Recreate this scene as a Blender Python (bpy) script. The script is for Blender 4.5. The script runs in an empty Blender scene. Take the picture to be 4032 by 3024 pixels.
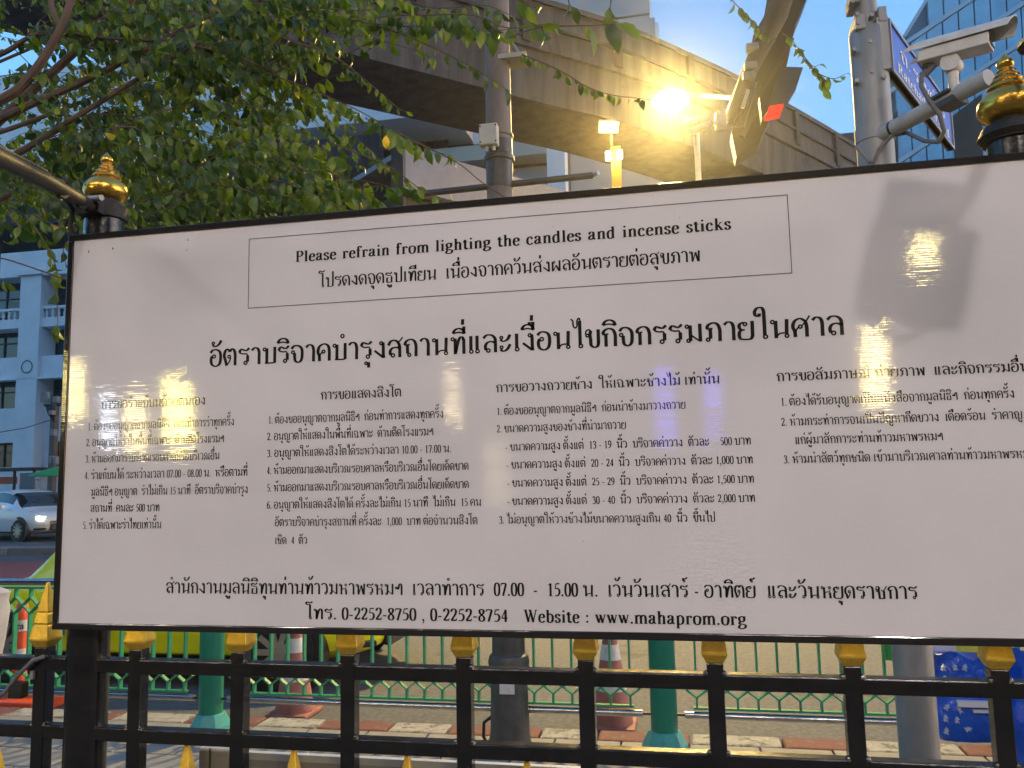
import bpy, math, random
from mathutils import Vector, Matrix, noise
PI = math.pi
rnd = random.Random(7)
S = bpy.context.scene
COL = S.collection

# ---------------------------------------------------------------- camera
YAW, PITCH, ROLL, FPX, EYE = math.radians(11.19), math.radians(6.52), math.radians(-1.15), 3245., 1.6
_f = Vector((-math.sin(YAW)*math.cos(PITCH), math.cos(YAW)*math.cos(PITCH), math.sin(PITCH)))
_r = Vector((math.cos(YAW), math.sin(YAW), 0)); _u = _r.cross(_f)
RT = _r*math.cos(ROLL) + _u*math.sin(ROLL); UPV = -_r*math.sin(ROLL) + _u*math.cos(ROLL); FW = _f
cam = bpy.data.cameras.new('camera'); cam.sensor_width = 36; cam.lens = FPX/4032*36
cam.clip_start = .05; cam.clip_end = 2000
cam.dof.use_dof = True; cam.dof.focus_distance = 1.5; cam.dof.aperture_fstop = 4.0
cam.dof.use_dof = False
camo = bpy.data.objects.new('camera', cam); COL.objects.link(camo)
m3 = Matrix((RT, UPV, -FW)).transposed()
camo.matrix_world = Matrix.Translation((0, 0, EYE)) @ m3.to_4x4()
S.camera = camo

# ---------------------------------------------------------------- world, sun, exposure
SUN_EL, SUN_ROT = math.radians(3.0), math.radians(84)
w = bpy.data.worlds.new('World'); S.world = w; w.use_nodes = True
nt = w.node_tree; bg = nt.nodes['Background']
sky = nt.nodes.new('ShaderNodeTexSky'); sky.sky_type = 'NISHITA'; sky.sun_disc = False
sky.sun_elevation = SUN_EL; sky.sun_rotation = SUN_ROT; sky.ozone_density = 3.2; sky.dust_density = 1.0; sky.air_density = 1.0
nt.links.new(sky.outputs[0], bg.inputs[0]); bg.inputs[1].default_value = .15
sl = bpy.data.lights.new('sun', 'SUN'); sl.energy = .05; sl.angle = math.radians(12); sl.color = (1, .8, .6)
so = bpy.data.objects.new('sun', sl); COL.objects.link(so)
so.rotation_euler = (PI/2 - SUN_EL, 0, PI - SUN_ROT)
S.view_settings.view_transform = 'Standard'; S.view_settings.look = 'None'; S.view_settings.gamma = 1
S.view_settings.use_curve_mapping = False
S.view_settings.exposure = 3.05
S.render.engine = 'CYCLES'
S.cycles.max_bounces = 5; S.cycles.transparent_max_bounces = 8; S.cycles.volume_bounces = 0
S.cycles.use_denoising = True
try: S.cycles.caustics_reflective = False; S.cycles.caustics_refractive = False
except Exception: pass

# ---------------------------------------------------------------- measuring helpers: a point of the photograph at a known plane of the place
def ray(x, y): return FW + RT*((x-2016)/FPX) - UPV*((y-1512)/FPX)
def onY(x, y, D): d = ray(x, y); return d*(D/d.y) + Vector((0, 0, EYE))
def onZ(x, y, z): d = ray(x, y); return d*((z-EYE)/d.z) + Vector((0, 0, EYE))
def onV(x, y, p, az):            # vertical plane through p along azimuth az (from +Y towards +X)
    n = Vector((math.cos(az), -math.sin(az), 0)); d = ray(x, y); o = Vector((0, 0, EYE))
    return d*((Vector(p)-o).dot(n)/d.dot(n)) + o
# ---------------------------------------------------------------- materials
def lk(nt, a, b): nt.links.new(a, b)
def mat(name, c1, c2=None, rough=.6, metal=0., scale=6., bump=0., bscale=60., spec=.5, stretch=None, coat=0., wear=None, trans=0., detail=6., emit=None):
    m = bpy.data.materials.new(name); m.use_nodes = True; nt = m.node_tree
    p = nt.nodes['Principled BSDF']; p.inputs['Roughness'].default_value = rough; p.inputs['Metallic'].default_value = metal
    p.inputs['Specular IOR Level'].default_value = spec; p.inputs['Coat Weight'].default_value = coat
    p.inputs['Base Color'].default_value = (*c1, 1)
    tc = nt.nodes.new('ShaderNodeTexCoord'); mp = nt.nodes.new('ShaderNodeMapping'); lk(nt, tc.outputs['Object'], mp.inputs[0])
    if stretch: mp.inputs['Scale'].default_value = stretch
    if c2 is not None:
        n = nt.nodes.new('ShaderNodeTexNoise'); n.inputs['Scale'].default_value = scale; n.inputs['Detail'].default_value = detail; n.inputs['Roughness'].default_value = .65
        lk(nt, mp.outputs[0], n.inputs['Vector'])
        r = nt.nodes.new('ShaderNodeValToRGB'); r.color_ramp.elements[0].position = .35; r.color_ramp.elements[1].position = .65
        r.color_ramp.elements[0].color = (*c1, 1); r.color_ramp.elements[1].color = (*c2, 1)
        lk(nt, n.outputs[0], r.inputs[0]); last = r.outputs[0]
        if wear:
            n2 = nt.nodes.new('ShaderNodeTexNoise'); n2.inputs['Scale'].default_value = wear[1]; n2.inputs['Detail'].default_value = 8; n2.inputs['Roughness'].default_value = .7
            lk(nt, tc.outputs['Object'], n2.inputs['Vector'])
            r2 = nt.nodes.new('ShaderNodeValToRGB'); r2.color_ramp.elements[0].position = wear[2]; r2.color_ramp.elements[1].position = wear[2]+.04
            mx = nt.nodes.new('ShaderNodeMix'); mx.data_type = 'RGBA'; lk(nt, n2.outputs[0], r2.inputs[0]); lk(nt, r2.outputs[0], mx.inputs[0])
            lk(nt, last, mx.inputs[6]); mx.inputs[7].default_value = (*wear[0], 1); last = mx.outputs[2]
        lk(nt, last, p.inputs['Base Color'])
        rr = nt.nodes.new('ShaderNodeMapRange'); rr.inputs[3].default_value = max(rough-.1, .03); rr.inputs[4].default_value = min(rough+.12, 1)
        lk(nt, n.outputs[0], rr.inputs[0]); lk(nt, rr.outputs[0], p.inputs['Roughness'])
    if bump:
        b = nt.nodes.new('ShaderNodeBump'); b.inputs['Strength'].default_value = 1; b.inputs['Distance'].default_value = bump
        nb = nt.nodes.new('ShaderNodeTexNoise'); nb.inputs['Scale'].default_value = bscale; nb.inputs['Detail'].default_value = 4
        lk(nt, mp.outputs[0], nb.inputs['Vector']); lk(nt, nb.outputs[0], b.inputs['Height']); lk(nt, b.outputs[0], p.inputs['Normal'])
    if emit: p.inputs['Emission Color'].default_value = (*emit[0], 1); p.inputs['Emission Strength'].default_value = emit[1]
    return m

def leafmat(name, c1, c2):
    m = bpy.data.materials.new(name); m.use_nodes = True; nt = m.node_tree; p = nt.nodes['Principled BSDF']; out = nt.nodes['Material Output']
    oi = nt.nodes.new('ShaderNodeNewGeometry'); tc = nt.nodes.new('ShaderNodeTexCoord')
    n = nt.nodes.new('ShaderNodeTexNoise'); n.inputs['Scale'].default_value = 9; lk(nt, oi.outputs['Position'], n.inputs['Vector'])
    mx = nt.nodes.new('ShaderNodeMix'); mx.data_type = 'RGBA'; mx.inputs[6].default_value = (*c1, 1); mx.inputs[7].default_value = (*c2, 1)
    ad = nt.nodes.new('ShaderNodeMath'); ad.operation = 'ADD'; lk(nt, n.outputs[0], ad.inputs[0]); lk(nt, oi.outputs['Random Per Island'], ad.inputs[1])
    sb = nt.nodes.new('ShaderNodeMath'); sb.operation = 'SUBTRACT'; sb.use_clamp = True; lk(nt, ad.outputs[0], sb.inputs[0]); sb.inputs[1].default_value = .5
    lk(nt, sb.outputs[0], mx.inputs[0]); lk(nt, mx.outputs[2], p.inputs['Base Color']); p.inputs['Roughness'].default_value = .42
    t = nt.nodes.new('ShaderNodeBsdfTranslucent'); sc_ = nt.nodes.new('ShaderNodeMix'); sc_.data_type = 'RGBA'; sc_.blend_type = 'MULTIPLY'; sc_.inputs[0].default_value = 1
    lk(nt, mx.outputs[2], sc_.inputs[6]); sc_.inputs[7].default_value = (1.9, 1.9, .8, 1); lk(nt, sc_.outputs[2], t.inputs[0])
    ms = nt.nodes.new('ShaderNodeMixShader'); ms.inputs[0].default_value = .4
    lk(nt, p.outputs[0], ms.inputs[1]); lk(nt, t.outputs[0], ms.inputs[2]); lk(nt, ms.outputs[0], out.inputs[0])
    return m

def vinyl(name, col, rough, amp):
    """smooth print film over a ribbed board: the ribs tilt the surface up and down by a degree or so"""
    m = bpy.data.materials.new(name); m.use_nodes = True; nt = m.node_tree; p = nt.nodes['Principled BSDF']
    p.inputs['Base Color'].default_value = (*col, 1); p.inputs['Roughness'].default_value = rough; p.inputs['Specular IOR Level'].default_value = .5
    g_ = nt.nodes.new('ShaderNodeNewGeometry'); sx = nt.nodes.new('ShaderNodeSeparateXYZ'); lk(nt, g_.outputs['Position'], sx.inputs[0])
    def mth(op, a, b=None):
        n = nt.nodes.new('ShaderNodeMath'); n.operation = op
        for i, v in enumerate((a, b)):
            if v is None: continue
            if isinstance(v, (int, float)): n.inputs[i].default_value = v
            else: lk(nt, v, n.inputs[i])
        return n.outputs[0]
    def nz(scale, st=(1, 1, 1), d=2.):
        mp = nt.nodes.new('ShaderNodeMapping'); mp.inputs['Scale'].default_value = st; lk(nt, g_.outputs['Position'], mp.inputs[0])
        n = nt.nodes.new('ShaderNodeTexNoise'); n.inputs['Scale'].default_value = scale; n.inputs['Detail'].default_value = d; lk(nt, mp.outputs[0], n.inputs['Vector']); return mth('SUBTRACT', n.outputs[0], .5)
    rib = mth('SINE', mth('MULTIPLY', sx.outputs[2], 2*PI/.0036))
    a = mth('ADD', mth('MULTIPLY', rib, amp), mth('MULTIPLY', nz(7), amp*1.6))
    a = mth('ADD', a, mth('ADD', mth('MULTIPLY', nz(420), amp*.8), mth('ADD', mth('MULTIPLY', nz(330, (.06, 1, 1.3)), amp*3.2), mth('MULTIPLY', nz(130), amp*1.6))))
    b = mth('ADD', mth('MULTIPLY', nz(150, d=3.), amp*1.0), mth('MULTIPLY', nz(5, (1, 1, .5)), amp*.6))
    cv = nt.nodes.new('ShaderNodeCombineXYZ'); lk(nt, b, cv.inputs[0]); lk(nt, a, cv.inputs[2])
    va = nt.nodes.new('ShaderNodeVectorMath'); va.operation = 'ADD'; lk(nt, g_.outputs['Normal'], va.inputs[0]); lk(nt, cv.outputs[0], va.inputs[1])
    vn = nt.nodes.new('ShaderNodeVectorMath'); vn.operation = 'NORMALIZE'; lk(nt, va.outputs[0], vn.inputs[0]); lk(nt, vn.outputs[0], p.inputs['Normal'])
    # faint grime
    n = nt.nodes.new('ShaderNodeTexNoise'); n.inputs['Scale'].default_value = 5; n.inputs['Detail'].default_value = 5; lk(nt, g_.outputs['Position'], n.inputs['Vector'])
    r = nt.nodes.new('ShaderNodeValToRGB'); r.color_ramp.elements[0].color = (*[c*.93 for c in col], 1); r.color_ramp.elements[1].color = (*col, 1)
    r.color_ramp.elements[0].position = .3; r.color_ramp.elements[1].position = .6
    lk(nt, n.outputs[0], r.inputs[0]); lk(nt, r.outputs[0], p.inputs['Base Color'])
    return m

def lampmat(name, col, strength):
    m = bpy.data.materials.new(name); m.use_nodes = True; nt = m.node_tree; nt.nodes.remove(nt.nodes['Principled BSDF'])
    e = nt.nodes.new('ShaderNodeEmission'); e.inputs[0].default_value = (*col, 1); e.inputs[1].default_value = strength
    lk(nt, e.outputs[0], nt.nodes['Material Output'].inputs[0]); return m

M_ = dict(
 vinyl=vinyl('white_vinyl', (.66, .63, .625), .045, .02), ink=vinyl('black_ink', (.018, .018, .02), .07, .02), border=vinyl('black_border', (.02, .018, .018), .08, .02),
 blackpaint=mat('black_gloss_paint', (.006, .006, .006), (.012, .011, .010), .22, bump=.0006, bscale=120, scale=30, coat=.3),
 gold=mat('gold_paint', (.80, .52, .07), (.55, .33, .04), .36, .6, scale=40, bump=.0012, bscale=55),
 goldsmooth=mat('gold_leaf', (.64, .38, .06), (.48, .28, .05), .24, .9, scale=18, bump=.0003, bscale=90, stretch=(1, 1, 4)),
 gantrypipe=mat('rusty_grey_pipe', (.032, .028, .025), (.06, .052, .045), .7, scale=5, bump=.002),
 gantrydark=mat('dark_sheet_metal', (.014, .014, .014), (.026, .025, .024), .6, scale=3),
 dblack=mat('dark_dusty_black', (.012, .012, .012), (.028, .025, .022), .55, spec=.25, scale=50, bump=.001, bscale=140),
 galv=mat('galvanised_steel', (.20, .21, .21), (.30, .31, .31), .5, .35, scale=9, stretch=(1, 1, .3), bump=.0006, bscale=60),
 poledark=mat('dark_painted_pole', (.04, .042, .045), (.07, .07, .07), .45, scale=14, bump=.0008),
 polebrown=mat('weathered_pole', (.13, .11, .10), (.20, .17, .15), .6, .0, scale=8, bump=.001, stretch=(1, 1, .4)),
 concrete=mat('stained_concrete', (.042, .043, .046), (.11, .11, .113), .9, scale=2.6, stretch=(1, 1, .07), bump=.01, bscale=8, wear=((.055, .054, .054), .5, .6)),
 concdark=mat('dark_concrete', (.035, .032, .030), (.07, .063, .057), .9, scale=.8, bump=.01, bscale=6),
 asphalt=mat('asphalt', (.055, .059, .066), (.128, .132, .14), .8, scale=26, detail=10, bump=.006, bscale=90, wear=((.06, .058, .056), .8, .6)),
 redlane=mat('red_lane_paint', (.20, .05, .05), (.26, .075, .07), .75, scale=1.2, bump=.002, bscale=150),
 paver=mat('grey_paver', (.17, .17, .175), (.27, .265, .26), .7, scale=7, bump=.002, bscale=90),
 grout=mat('paver_bed', (.06, .06, .06), (.09, .09, .09), .9, scale=20),
 kwhite=mat('worn_white_kerb', (.36, .355, .34), (.25, .245, .235), .8, scale=14, wear=((.13, .125, .12), 13, .54), bump=.002),
 kred=mat('worn_red_kerb', (.17, .05, .05), (.14, .06, .058), .8, scale=14, wear=((.15, .125, .115), 13, .56), bump=.002),
 kgrey=mat('grey_kerb', (.15, .15, .15), (.2, .2, .2), .8, scale=4),
 green=mat('green_rail_paint', (.03, .30, .16), (.04, .24, .13), .4, scale=20, bump=.0005),
 greenpost=mat('green_post_paint', (.01, .20, .13), (.012, .165, .10), .35, scale=12, bump=.0004),
 teal=mat('teal_foot_paint', (.05, .36, .32), (.06, .28, .24), .4, scale=20),
 chrome=mat('stainless_tube', (.5, .5, .5), (.4, .4, .4), .22, 1., scale=30),
 taxi=mat('yellow_green_car_paint', (.80, .84, .01), None, .25, coat=.6),
 white=mat('white_car_paint', (.85, .85, .84), None, .25, coat=.6),
 darkcar=mat('dark_car_paint', (.02, .03, .06), None, .2, coat=.6),
 glass=mat('dark_car_glass', (.02, .025, .03), None, .05, spec=.8),
 tyre=mat('tyre_rubber', (.02, .02, .02), (.03, .03, .03), .8, scale=20),
 rim=mat('alloy_rim', (.45, .45, .45), None, .3, .9),
 blackplastic=mat('black_plastic', (.015, .015, .015), None, .45),
 mastglow=mat('lamp_tinted_mast', (.75, .42, .06), (.65, .36, .05), .5, scale=6),  # mast colour carries the orange light of its own lamps
 orange=mat('orange_plastic', (.75, .10, .03), (.6, .08, .03), .4, scale=12), conefade=mat('faded_cone_plastic', (.34, .13, .10), (.26, .10, .085), .6, scale=10),
 band=mat('reflective_band', (.6, .6, .6), (.5, .5, .5), .4, scale=20),
 bark=mat('brown_bark', (.07, .045, .03), (.12, .08, .055), .8, scale=25, stretch=(1, 1, .4), bump=.003, bscale=70),
 leafa=leafmat('green_leaf', (.026, .058, .008), (.13, .19, .018)), leafb=leafmat('dark_green_leaf', (.012, .034, .010), (.05, .10, .018)), leafy=leafmat('yellow_leaf', (.55, .38, .05), (.45, .35, .05)),
 bwhite=mat('white_render', (.80, .80, .81), (.70, .71, .72), .85, scale=.9, wear=((.3, .3, .31), 1.5, .66)),
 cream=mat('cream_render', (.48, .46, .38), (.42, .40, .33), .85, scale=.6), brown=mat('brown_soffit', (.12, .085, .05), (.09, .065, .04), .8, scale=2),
 hotel=mat('brown_hotel_wall', (.10, .085, .07), (.15, .13, .11), .8, scale=.5),
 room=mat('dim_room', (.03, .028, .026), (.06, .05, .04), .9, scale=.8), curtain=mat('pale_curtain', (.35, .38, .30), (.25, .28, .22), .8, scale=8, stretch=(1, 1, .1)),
 wglass=mat('window_glass', (.04, .05, .06), None, .06, spec=.8), frame=mat('dark_window_frame', (.025, .025, .025), None, .5),
 navy=mat('navy_screen', (.012, .022, .06), (.018, .03, .08), .4, scale=3, stretch=(3, 3, .2)),
 tower=mat('grey_tower_wall', (.34, .35, .37), (.40, .41, .43), .9, scale=.12, wear=((.28, .28, .29), .4, .68)),
 fascia=mat('pale_metal_fascia', (.15, .17, .22), (.20, .22, .27), .45, scale=2),
 curtainwall=mat('blue_tower_glass', (.18, .38, .54), (.30, .55, .70), .12, .15, scale=.35), cwframe=mat('tower_mullion', (.10, .17, .23), None, .5, .3), cwband=mat('pale_spandrel', (.42, .54, .62), (.36, .48, .57), .35, scale=.5),
 blueplate=mat('blue_sign_plate', (.008, .05, .55), (.01, .055, .48), .35, scale=8), whiteprint=mat('white_print', (.8, .8, .8), None, .5),
 camwhite=mat('weathered_camera_white', (.62, .60, .56), (.48, .46, .42), .45, scale=14, wear=((.24, .22, .19), 30, .66)),
 box=mat('beige_junction_box', (.60, .58, .48), (.52, .5, .42), .5, scale=20), cable=mat('grey_cable', (.10, .10, .105), (.14, .14, .14), .6, scale=40),
 armgrey=mat('grey_painted_arm', (.42, .42, .42), (.34, .34, .33), .5, scale=12, wear=((.2, .17, .14), 40, .68)),
 bluebag=mat('blue_bag', (.012, .10, .60), (.008, .06, .40), .3, scale=5, bump=.02, bscale=16), bagprint=mat('bag_print', (.6, .6, .62), None, .5),
 plasticw=mat('white_plastic_bag', (.55, .55, .58), (.45, .45, .48), .35, scale=8, bump=.006, bscale=18), plasticy=mat('yellow_plastic', (.6, .58, .06), None, .4), plasticg=mat('green_plastic', (.03, .25, .05), None, .4),
 banner=mat('pale_banner', (.50, .50, .60), (.62, .58, .62), .3, scale=6), redglass=mat('red_lens', (.6, .01, .01), None, .3, emit=((1, .005, .005), .22)),
 greencloth=mat('green_umbrella_cloth', (.05, .42, .12), (.04, .35, .1), .7, scale=8),
 brass=mat('brown_clay', (.35, .16, .08), None, .4),
)
# ---------------------------------------------------------------- building helpers
ROOT = {}
def wloc(o): return ROOT.get(o.name, Vector((0, 0, 0)))
def setp(o, label=None, cat=None, group=None, kind=None):
    for k, v in (('label', label), ('category', cat), ('group', group), ('kind', kind)):
        if v: o[k] = v
    return o
def thing(name, label, cat, loc=(0, 0, 0), group=None):
    o = bpy.data.objects.new(name, None); COL.objects.link(o); o.location = loc; o.empty_display_size = .1
    ROOT[o.name] = Vector(loc); return setp(o, label, cat, group)
class MB:
    def __init__(s): s.v = []; s.f = []
    def add(s, V, F): b = len(s.v); s.v += [Vector(p) for p in V]; s.f += [tuple(i+b for i in f) for f in F]; return s
    def box(s, c, d, rz=0., R=None):
        c = Vector(c); V = []
        Rm = R if R is not None else Matrix.Rotation(rz, 3, 'Z')
        for z in (-.5, .5):
            for y in (-.5, .5):
                for x in (-.5, .5): V.append(c + Rm @ Vector((x*d[0], y*d[1], z*d[2])))
        return s.add(V, [(0,2,3,1),(4,5,7,6),(0,1,5,4),(2,6,7,3),(0,4,6,2),(1,3,7,5)])
    def bar(s, a, b, wd, ht, up=(0, 0, 1)):
        a, b = Vector(a), Vector(b); d = (b-a); L = d.length; d.normalize(); x = d.cross(Vector(up)).normalized(); z = x.cross(d)
        R = Matrix((x, d, z)).transposed(); return s.box((a+b)/2, (wd, L, ht), R=R)
    def tube(s, P, r, n=10, cap=True):
        P = [Vector(p) for p in P]; k = len(P); rr = r if isinstance(r, (list, tuple)) else [r]*k
        T = [(P[min(i+1, k-1)]-P[max(i-1, 0)]).normalized() for i in range(k)]
        ref = Vector((0, 0, 1)) if abs(T[0].z) < .9 else Vector((1, 0, 0)); u = T[0].cross(ref).normalized(); V = []
        for i in range(k):
            u = (u - T[i]*u.dot(T[i])).normalized(); v = T[i].cross(u)
            for j in range(n): a = 2*PI*j/n; V.append(P[i] + (u*math.cos(a)+v*math.sin(a))*rr[i])
        F = [(i*n+j, i*n+(j+1) % n, (i+1)*n+(j+1) % n, (i+1)*n+j) for i in range(k-1) for j in range(n)]
        if cap: F += [tuple(range(n))[::-1], tuple((k-1)*n+j for j in range(n))]
        return s.add(V, F)
    def lathe(s, prof, c=(0, 0, 0), n=24, sq=False):
        c = Vector(c); V = []; n = 4 if sq else n
        for r, z in prof:
            for j in range(n):
                a = 2*PI*j/n + (PI/4 if sq else 0); q = r*(2**.5 if sq else 1); V.append(c + Vector((q*math.cos(a), q*math.sin(a), z)))
        k = len(prof); F = [(i*n+j, i*n+(j+1) % n, (i+1)*n+(j+1) % n, (i+1)*n+j) for i in range(k-1) for j in range(n)]
        F += [tuple(range(n))[::-1], tuple((k-1)*n+j for j in range(n))]; return s.add(V, F)
    def prism(s, poly, off):
        k = len(poly); off = Vector(off); V = [Vector(p) for p in poly] + [Vector(p)+off for p in poly]
        return s.add(V, [tuple(range(k))[::-1], tuple(range(k, 2*k))] + [(i, (i+1) % k, k+(i+1) % k, k+i) for i in range(k)])
    def build(s, name, m, parent=None, smooth=False, bevel=0., local=False, **kw):
        o0 = wloc(parent) if parent and not local else Vector((0, 0, 0))
        me = bpy.data.meshes.new(name); me.from_pydata([p-o0 for p in s.v], [], s.f); me.update()
        me.materials.append(m if not isinstance(m, str) else M_[m])
        import bmesh
        bm = bmesh.new(); bm.from_mesh(me); bmesh.ops.recalc_face_normals(bm, faces=bm.faces); bm.to_mesh(me); bm.free()
        if smooth:
            me.polygons.foreach_set('use_smooth', [True]*len(me.polygons))
            try: me.set_sharp_from_angle(angle=math.radians(38))
            except Exception: pass
        o = bpy.data.objects.new(name, me); COL.objects.link(o)
        if parent: o.parent = parent
        if bevel: md = o.modifiers.new('bevel', 'BEVEL'); md.width = bevel; md.segments = 2; md.limit_method = 'ANGLE'
        ROOT[o.name] = o0
        return setp(o, **kw)
def part(name, m, parent, fn, smooth=False, bevel=0., **kw):
    b = MB(); fn(b); return b.build(name, m, parent, smooth, bevel, **kw)
def share(src, name, parent, loc=(0, 0, 0), rot=(0, 0, 0)):
    c = src.copy(); c.name = name; COL.objects.link(c); c.parent = parent; c.location = loc; c.rotation_euler = rot; return c
def copy_tree(o, parent=None, keep=None):
    c = o.copy(); COL.objects.link(c); c.parent = parent
    for ch in [x for x in ALLCH(o)]: copy_tree(ch, c)
    return c
def ALLCH(o): return [x for x in COL.objects if x.parent == o]
# ---------------------------------------------------------------- lettering: drawn stroke by stroke
# stroke kinds: L straight, C curve, l / c the same with the thin pen, O ring, D dot
GL = {}
def g(ch, adv, *st): GL[ch] = (adv, st)
HEADL = ('O', .12, .86, .1)
g('ก', .80, ('L', (.2,0),(.2,.66)), ('l',(.02,.66),(.34,.70)), ('C',(.05,.68),(.12,.88),(.36,.99),(.58,.9),(.68,.62),(.68,.3),(.68,0)))
g('ถ', .82, ('L', (.2,.18),(.2,.66)), ('O',.3,.1,.1), ('l',(.02,.66),(.34,.70)), ('C',(.05,.68),(.12,.88),(.36,.99),(.58,.9),(.68,.62),(.68,.3),(.68,0)))
g('ภ', .88, ('L', (.3,.15),(.3,.66)), ('O',.17,.1,.1), ('l',(.1,.66),(.42,.70)), ('C',(.13,.68),(.2,.88),(.44,.99),(.66,.9),(.76,.62),(.76,.3),(.76,0)))
g('ณ', 1.28, ('L', (.28,.15),(.28,.6)), ('O',.15,.1,.1), ('C',(.28,.5),(.08,.72),(.2,.94),(.42,.98),(.6,.85),(.64,.6),(.64,.3),(.64,0)), ('c',(.66,.1),(.78,.24),(.95,.25)), ('O',1.06,.1,.1), ('L',(1.04,.98),(1.03,.2)))
g('ญ', 1.22, ('L', (.2,.18),(.2,.66)), ('O',.3,.1,.1), ('l',(.02,.66),(.34,.70)), ('C',(.05,.68),(.12,.88),(.36,.99),(.56,.9),(.64,.62),(.64,.3),(.64,0)), ('l',(.6,.04),(1.06,.04)), ('L',(1.04,1),(1.04,.0)), ('C',(.5,-.22),(.62,-.12),(.74,-.36),(.98,-.42),(1.02,-.14)))
g('ข', .82, ('O',.13,.66,.09), ('c',(.04,.72),(.08,.92),(.24,.98),(.34,.84)), ('C',(.32,.92),(.27,.7),(.3,.4),(.32,.12),(.5,.0),(.66,.08),(.7,.3)), ('L',(.7,.2),(.7,.98)))
g('ช', .86, ('O',.12,.66,.09), ('c',(.03,.72),(.07,.92),(.22,.98),(.32,.84)), ('C',(.3,.92),(.24,.7),(.27,.4),(.3,.04)), ('l',(.2,.03),(.66,.03)), ('L',(.64,.62),(.64,.0)), ('c',(.4,.68),(.56,.62),(.7,.74),(.86,1.02)))
g('ค', .84, ('L',(.15,0),(.13,.35)), ('C',(.14,.3),(.05,.55),(.14,.86),(.42,1),(.66,.86),(.72,.55),(.72,.25),(.72,0)), ('O',.38,.55,.1), ('c',(.14,.2),(.2,.4),(.3,.5)))
g('ด', .82, ('L',(.2,0),(.12,.35)), ('C',(.14,.3),(.02,.55),(.1,.86),(.38,1),(.62,.88),(.69,.55),(.69,.25),(.69,0)), ('O',.33,.56,.1), ('c',(.2,.05),(.32,.22),(.43,.5)))
g('ต', .84, ('L',(.2,0),(.1,.35)), ('C',(.12,.3),(.03,.6),(.1,.9),(.24,.99),(.38,.84)), ('C',(.38,.84),(.5,1.0),(.65,.9),(.71,.62),(.71,.3),(.71,0)), ('O',.34,.54,.1), ('c',(.2,.05),(.34,.22),(.44,.48)))
g('ศ', .88, ('L',(.15,0),(.13,.35)), ('C',(.14,.3),(.05,.55),(.14,.84),(.4,.97),(.64,.8),(.7,.5),(.7,.25),(.7,0)), ('O',.4,.54,.1), ('c',(.14,.2),(.22,.4),(.3,.5)), ('c',(.5,.62),(.66,.78),(.86,1.1)))
g('จ', .80, ('C',(.03,.8),(.2,.98),(.46,.97),(.64,.78),(.67,.45),(.62,.12),(.44,.0),(.26,.1),(.22,.35),(.22,.55)), ('O',.12,.6,.1))
g('ฉ', .98, ('C',(.03,.8),(.2,.98),(.46,.97),(.64,.78),(.67,.45),(.65,.05)), ('L',(.22,.5),(.22,.05)), ('l',(.2,.04),(.72,.04)), ('O',.12,.6,.1), ('O',.78,.12,.1))
g('น', .96, HEADL, ('L',(.27,.92),(.27,0)), ('c',(.3,.08),(.45,.24),(.68,.26)), ('O',.78,.1,.1), ('L',(.8,.98),(.77,.2)))
g('ม', .90, HEADL, ('L',(.28,.92),(.28,.08)), ('O',.18,.1,.1), ('l',(.3,.4),(.72,.06)), ('L',(.76,.99),(.76,.03)))
g('บ', .86, HEADL, ('L',(.26,.92),(.26,.02)), ('l',(.14,.04),(.72,.04)), ('L',(.74,.99),(.74,.04)))
g('ป', .86, HEADL, ('L',(.26,.92),(.26,.02)), ('l',(.14,.04),(.72,.04)), ('L',(.74,1.5),(.74,.04)))
g('ษ', .94, HEADL, ('L',(.26,.92),(.26,.02)), ('l',(.14,.04),(.72,.04)), ('L',(.74,.99),(.74,.04)), ('O',.5,.5,.09), ('l',(.58,.52),(.92,.62)))
g('ผ', .90, ('O',.24,.84,.1), ('L',(.1,.9),(.1,0)), ('l',(.14,.02),(.42,.55)), ('L',(.42,.55),(.7,.02)), ('L',(.74,.99),(.74,0)))
g('พ', .98, ('O',.12,.84,.1), ('L',(.24,.9),(.28,0)), ('l',(.31,.02),(.54,.86)), ('L',(.54,.84),(.76,.02)), ('L',(.84,.99),(.8,0)))
g('ย', .84, ('O',.36,.83,.1), ('C',(.3,.93),(.1,.84),(.08,.64),(.2,.53),(.34,.53)), ('C',(.34,.53),(.12,.48),(.06,.28),(.1,.08),(.28,.02),(.6,.03),(.7,.2)), ('L',(.7,.15),(.71,.99)))
g('ร', .72, ('C',(.05,.74),(.16,.94),(.36,.88),(.5,.86),(.66,1.0)), ('c',(.06,.73),(.3,.66),(.5,.66),(.57,.52)), ('L',(.57,.56),(.57,.18)), ('O',.44,.12,.11))
g('ธ', .78, ('C',(.05,.78),(.16,.96),(.36,.9),(.5,.88),(.66,1.02)), ('c',(.06,.77),(.3,.7),(.55,.68),(.62,.5)), ('L',(.62,.55),(.62,.02)), ('l',(.12,.04),(.64,.04)), ('L',(.17,.45),(.17,.02)), ('l',(.1,.44),(.34,.5)))
g('ล', .82, ('C',(.04,.82),(.22,.99),(.5,.97),(.67,.78),(.69,.5)), ('L',(.69,.6),(.69,0)), ('C',(.68,.52),(.48,.62),(.25,.56),(.14,.36),(.18,.14)), ('O',.3,.12,.11))
g('ส', .86, ('C',(.04,.7),(.18,.94),(.44,.98),(.64,.78),(.69,.5)), ('L',(.69,.6),(.69,0)), ('C',(.68,.5),(.48,.58),(.25,.52),(.14,.34),(.18,.14)), ('O',.3,.12,.11), ('c',(.52,.84),(.66,.9),(.86,1.14)))
g('ว', .70, ('C',(.03,.84),(.2,.99),(.42,.95),(.55,.75),(.57,.45),(.56,.15)), ('O',.44,.12,.11))
g('ง', .72, ('O',.42,.86,.1), ('C',(.52,.9),(.54,.6),(.54,.3),(.56,0)), ('L',(.04,.44),(.54,.03)))
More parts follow.
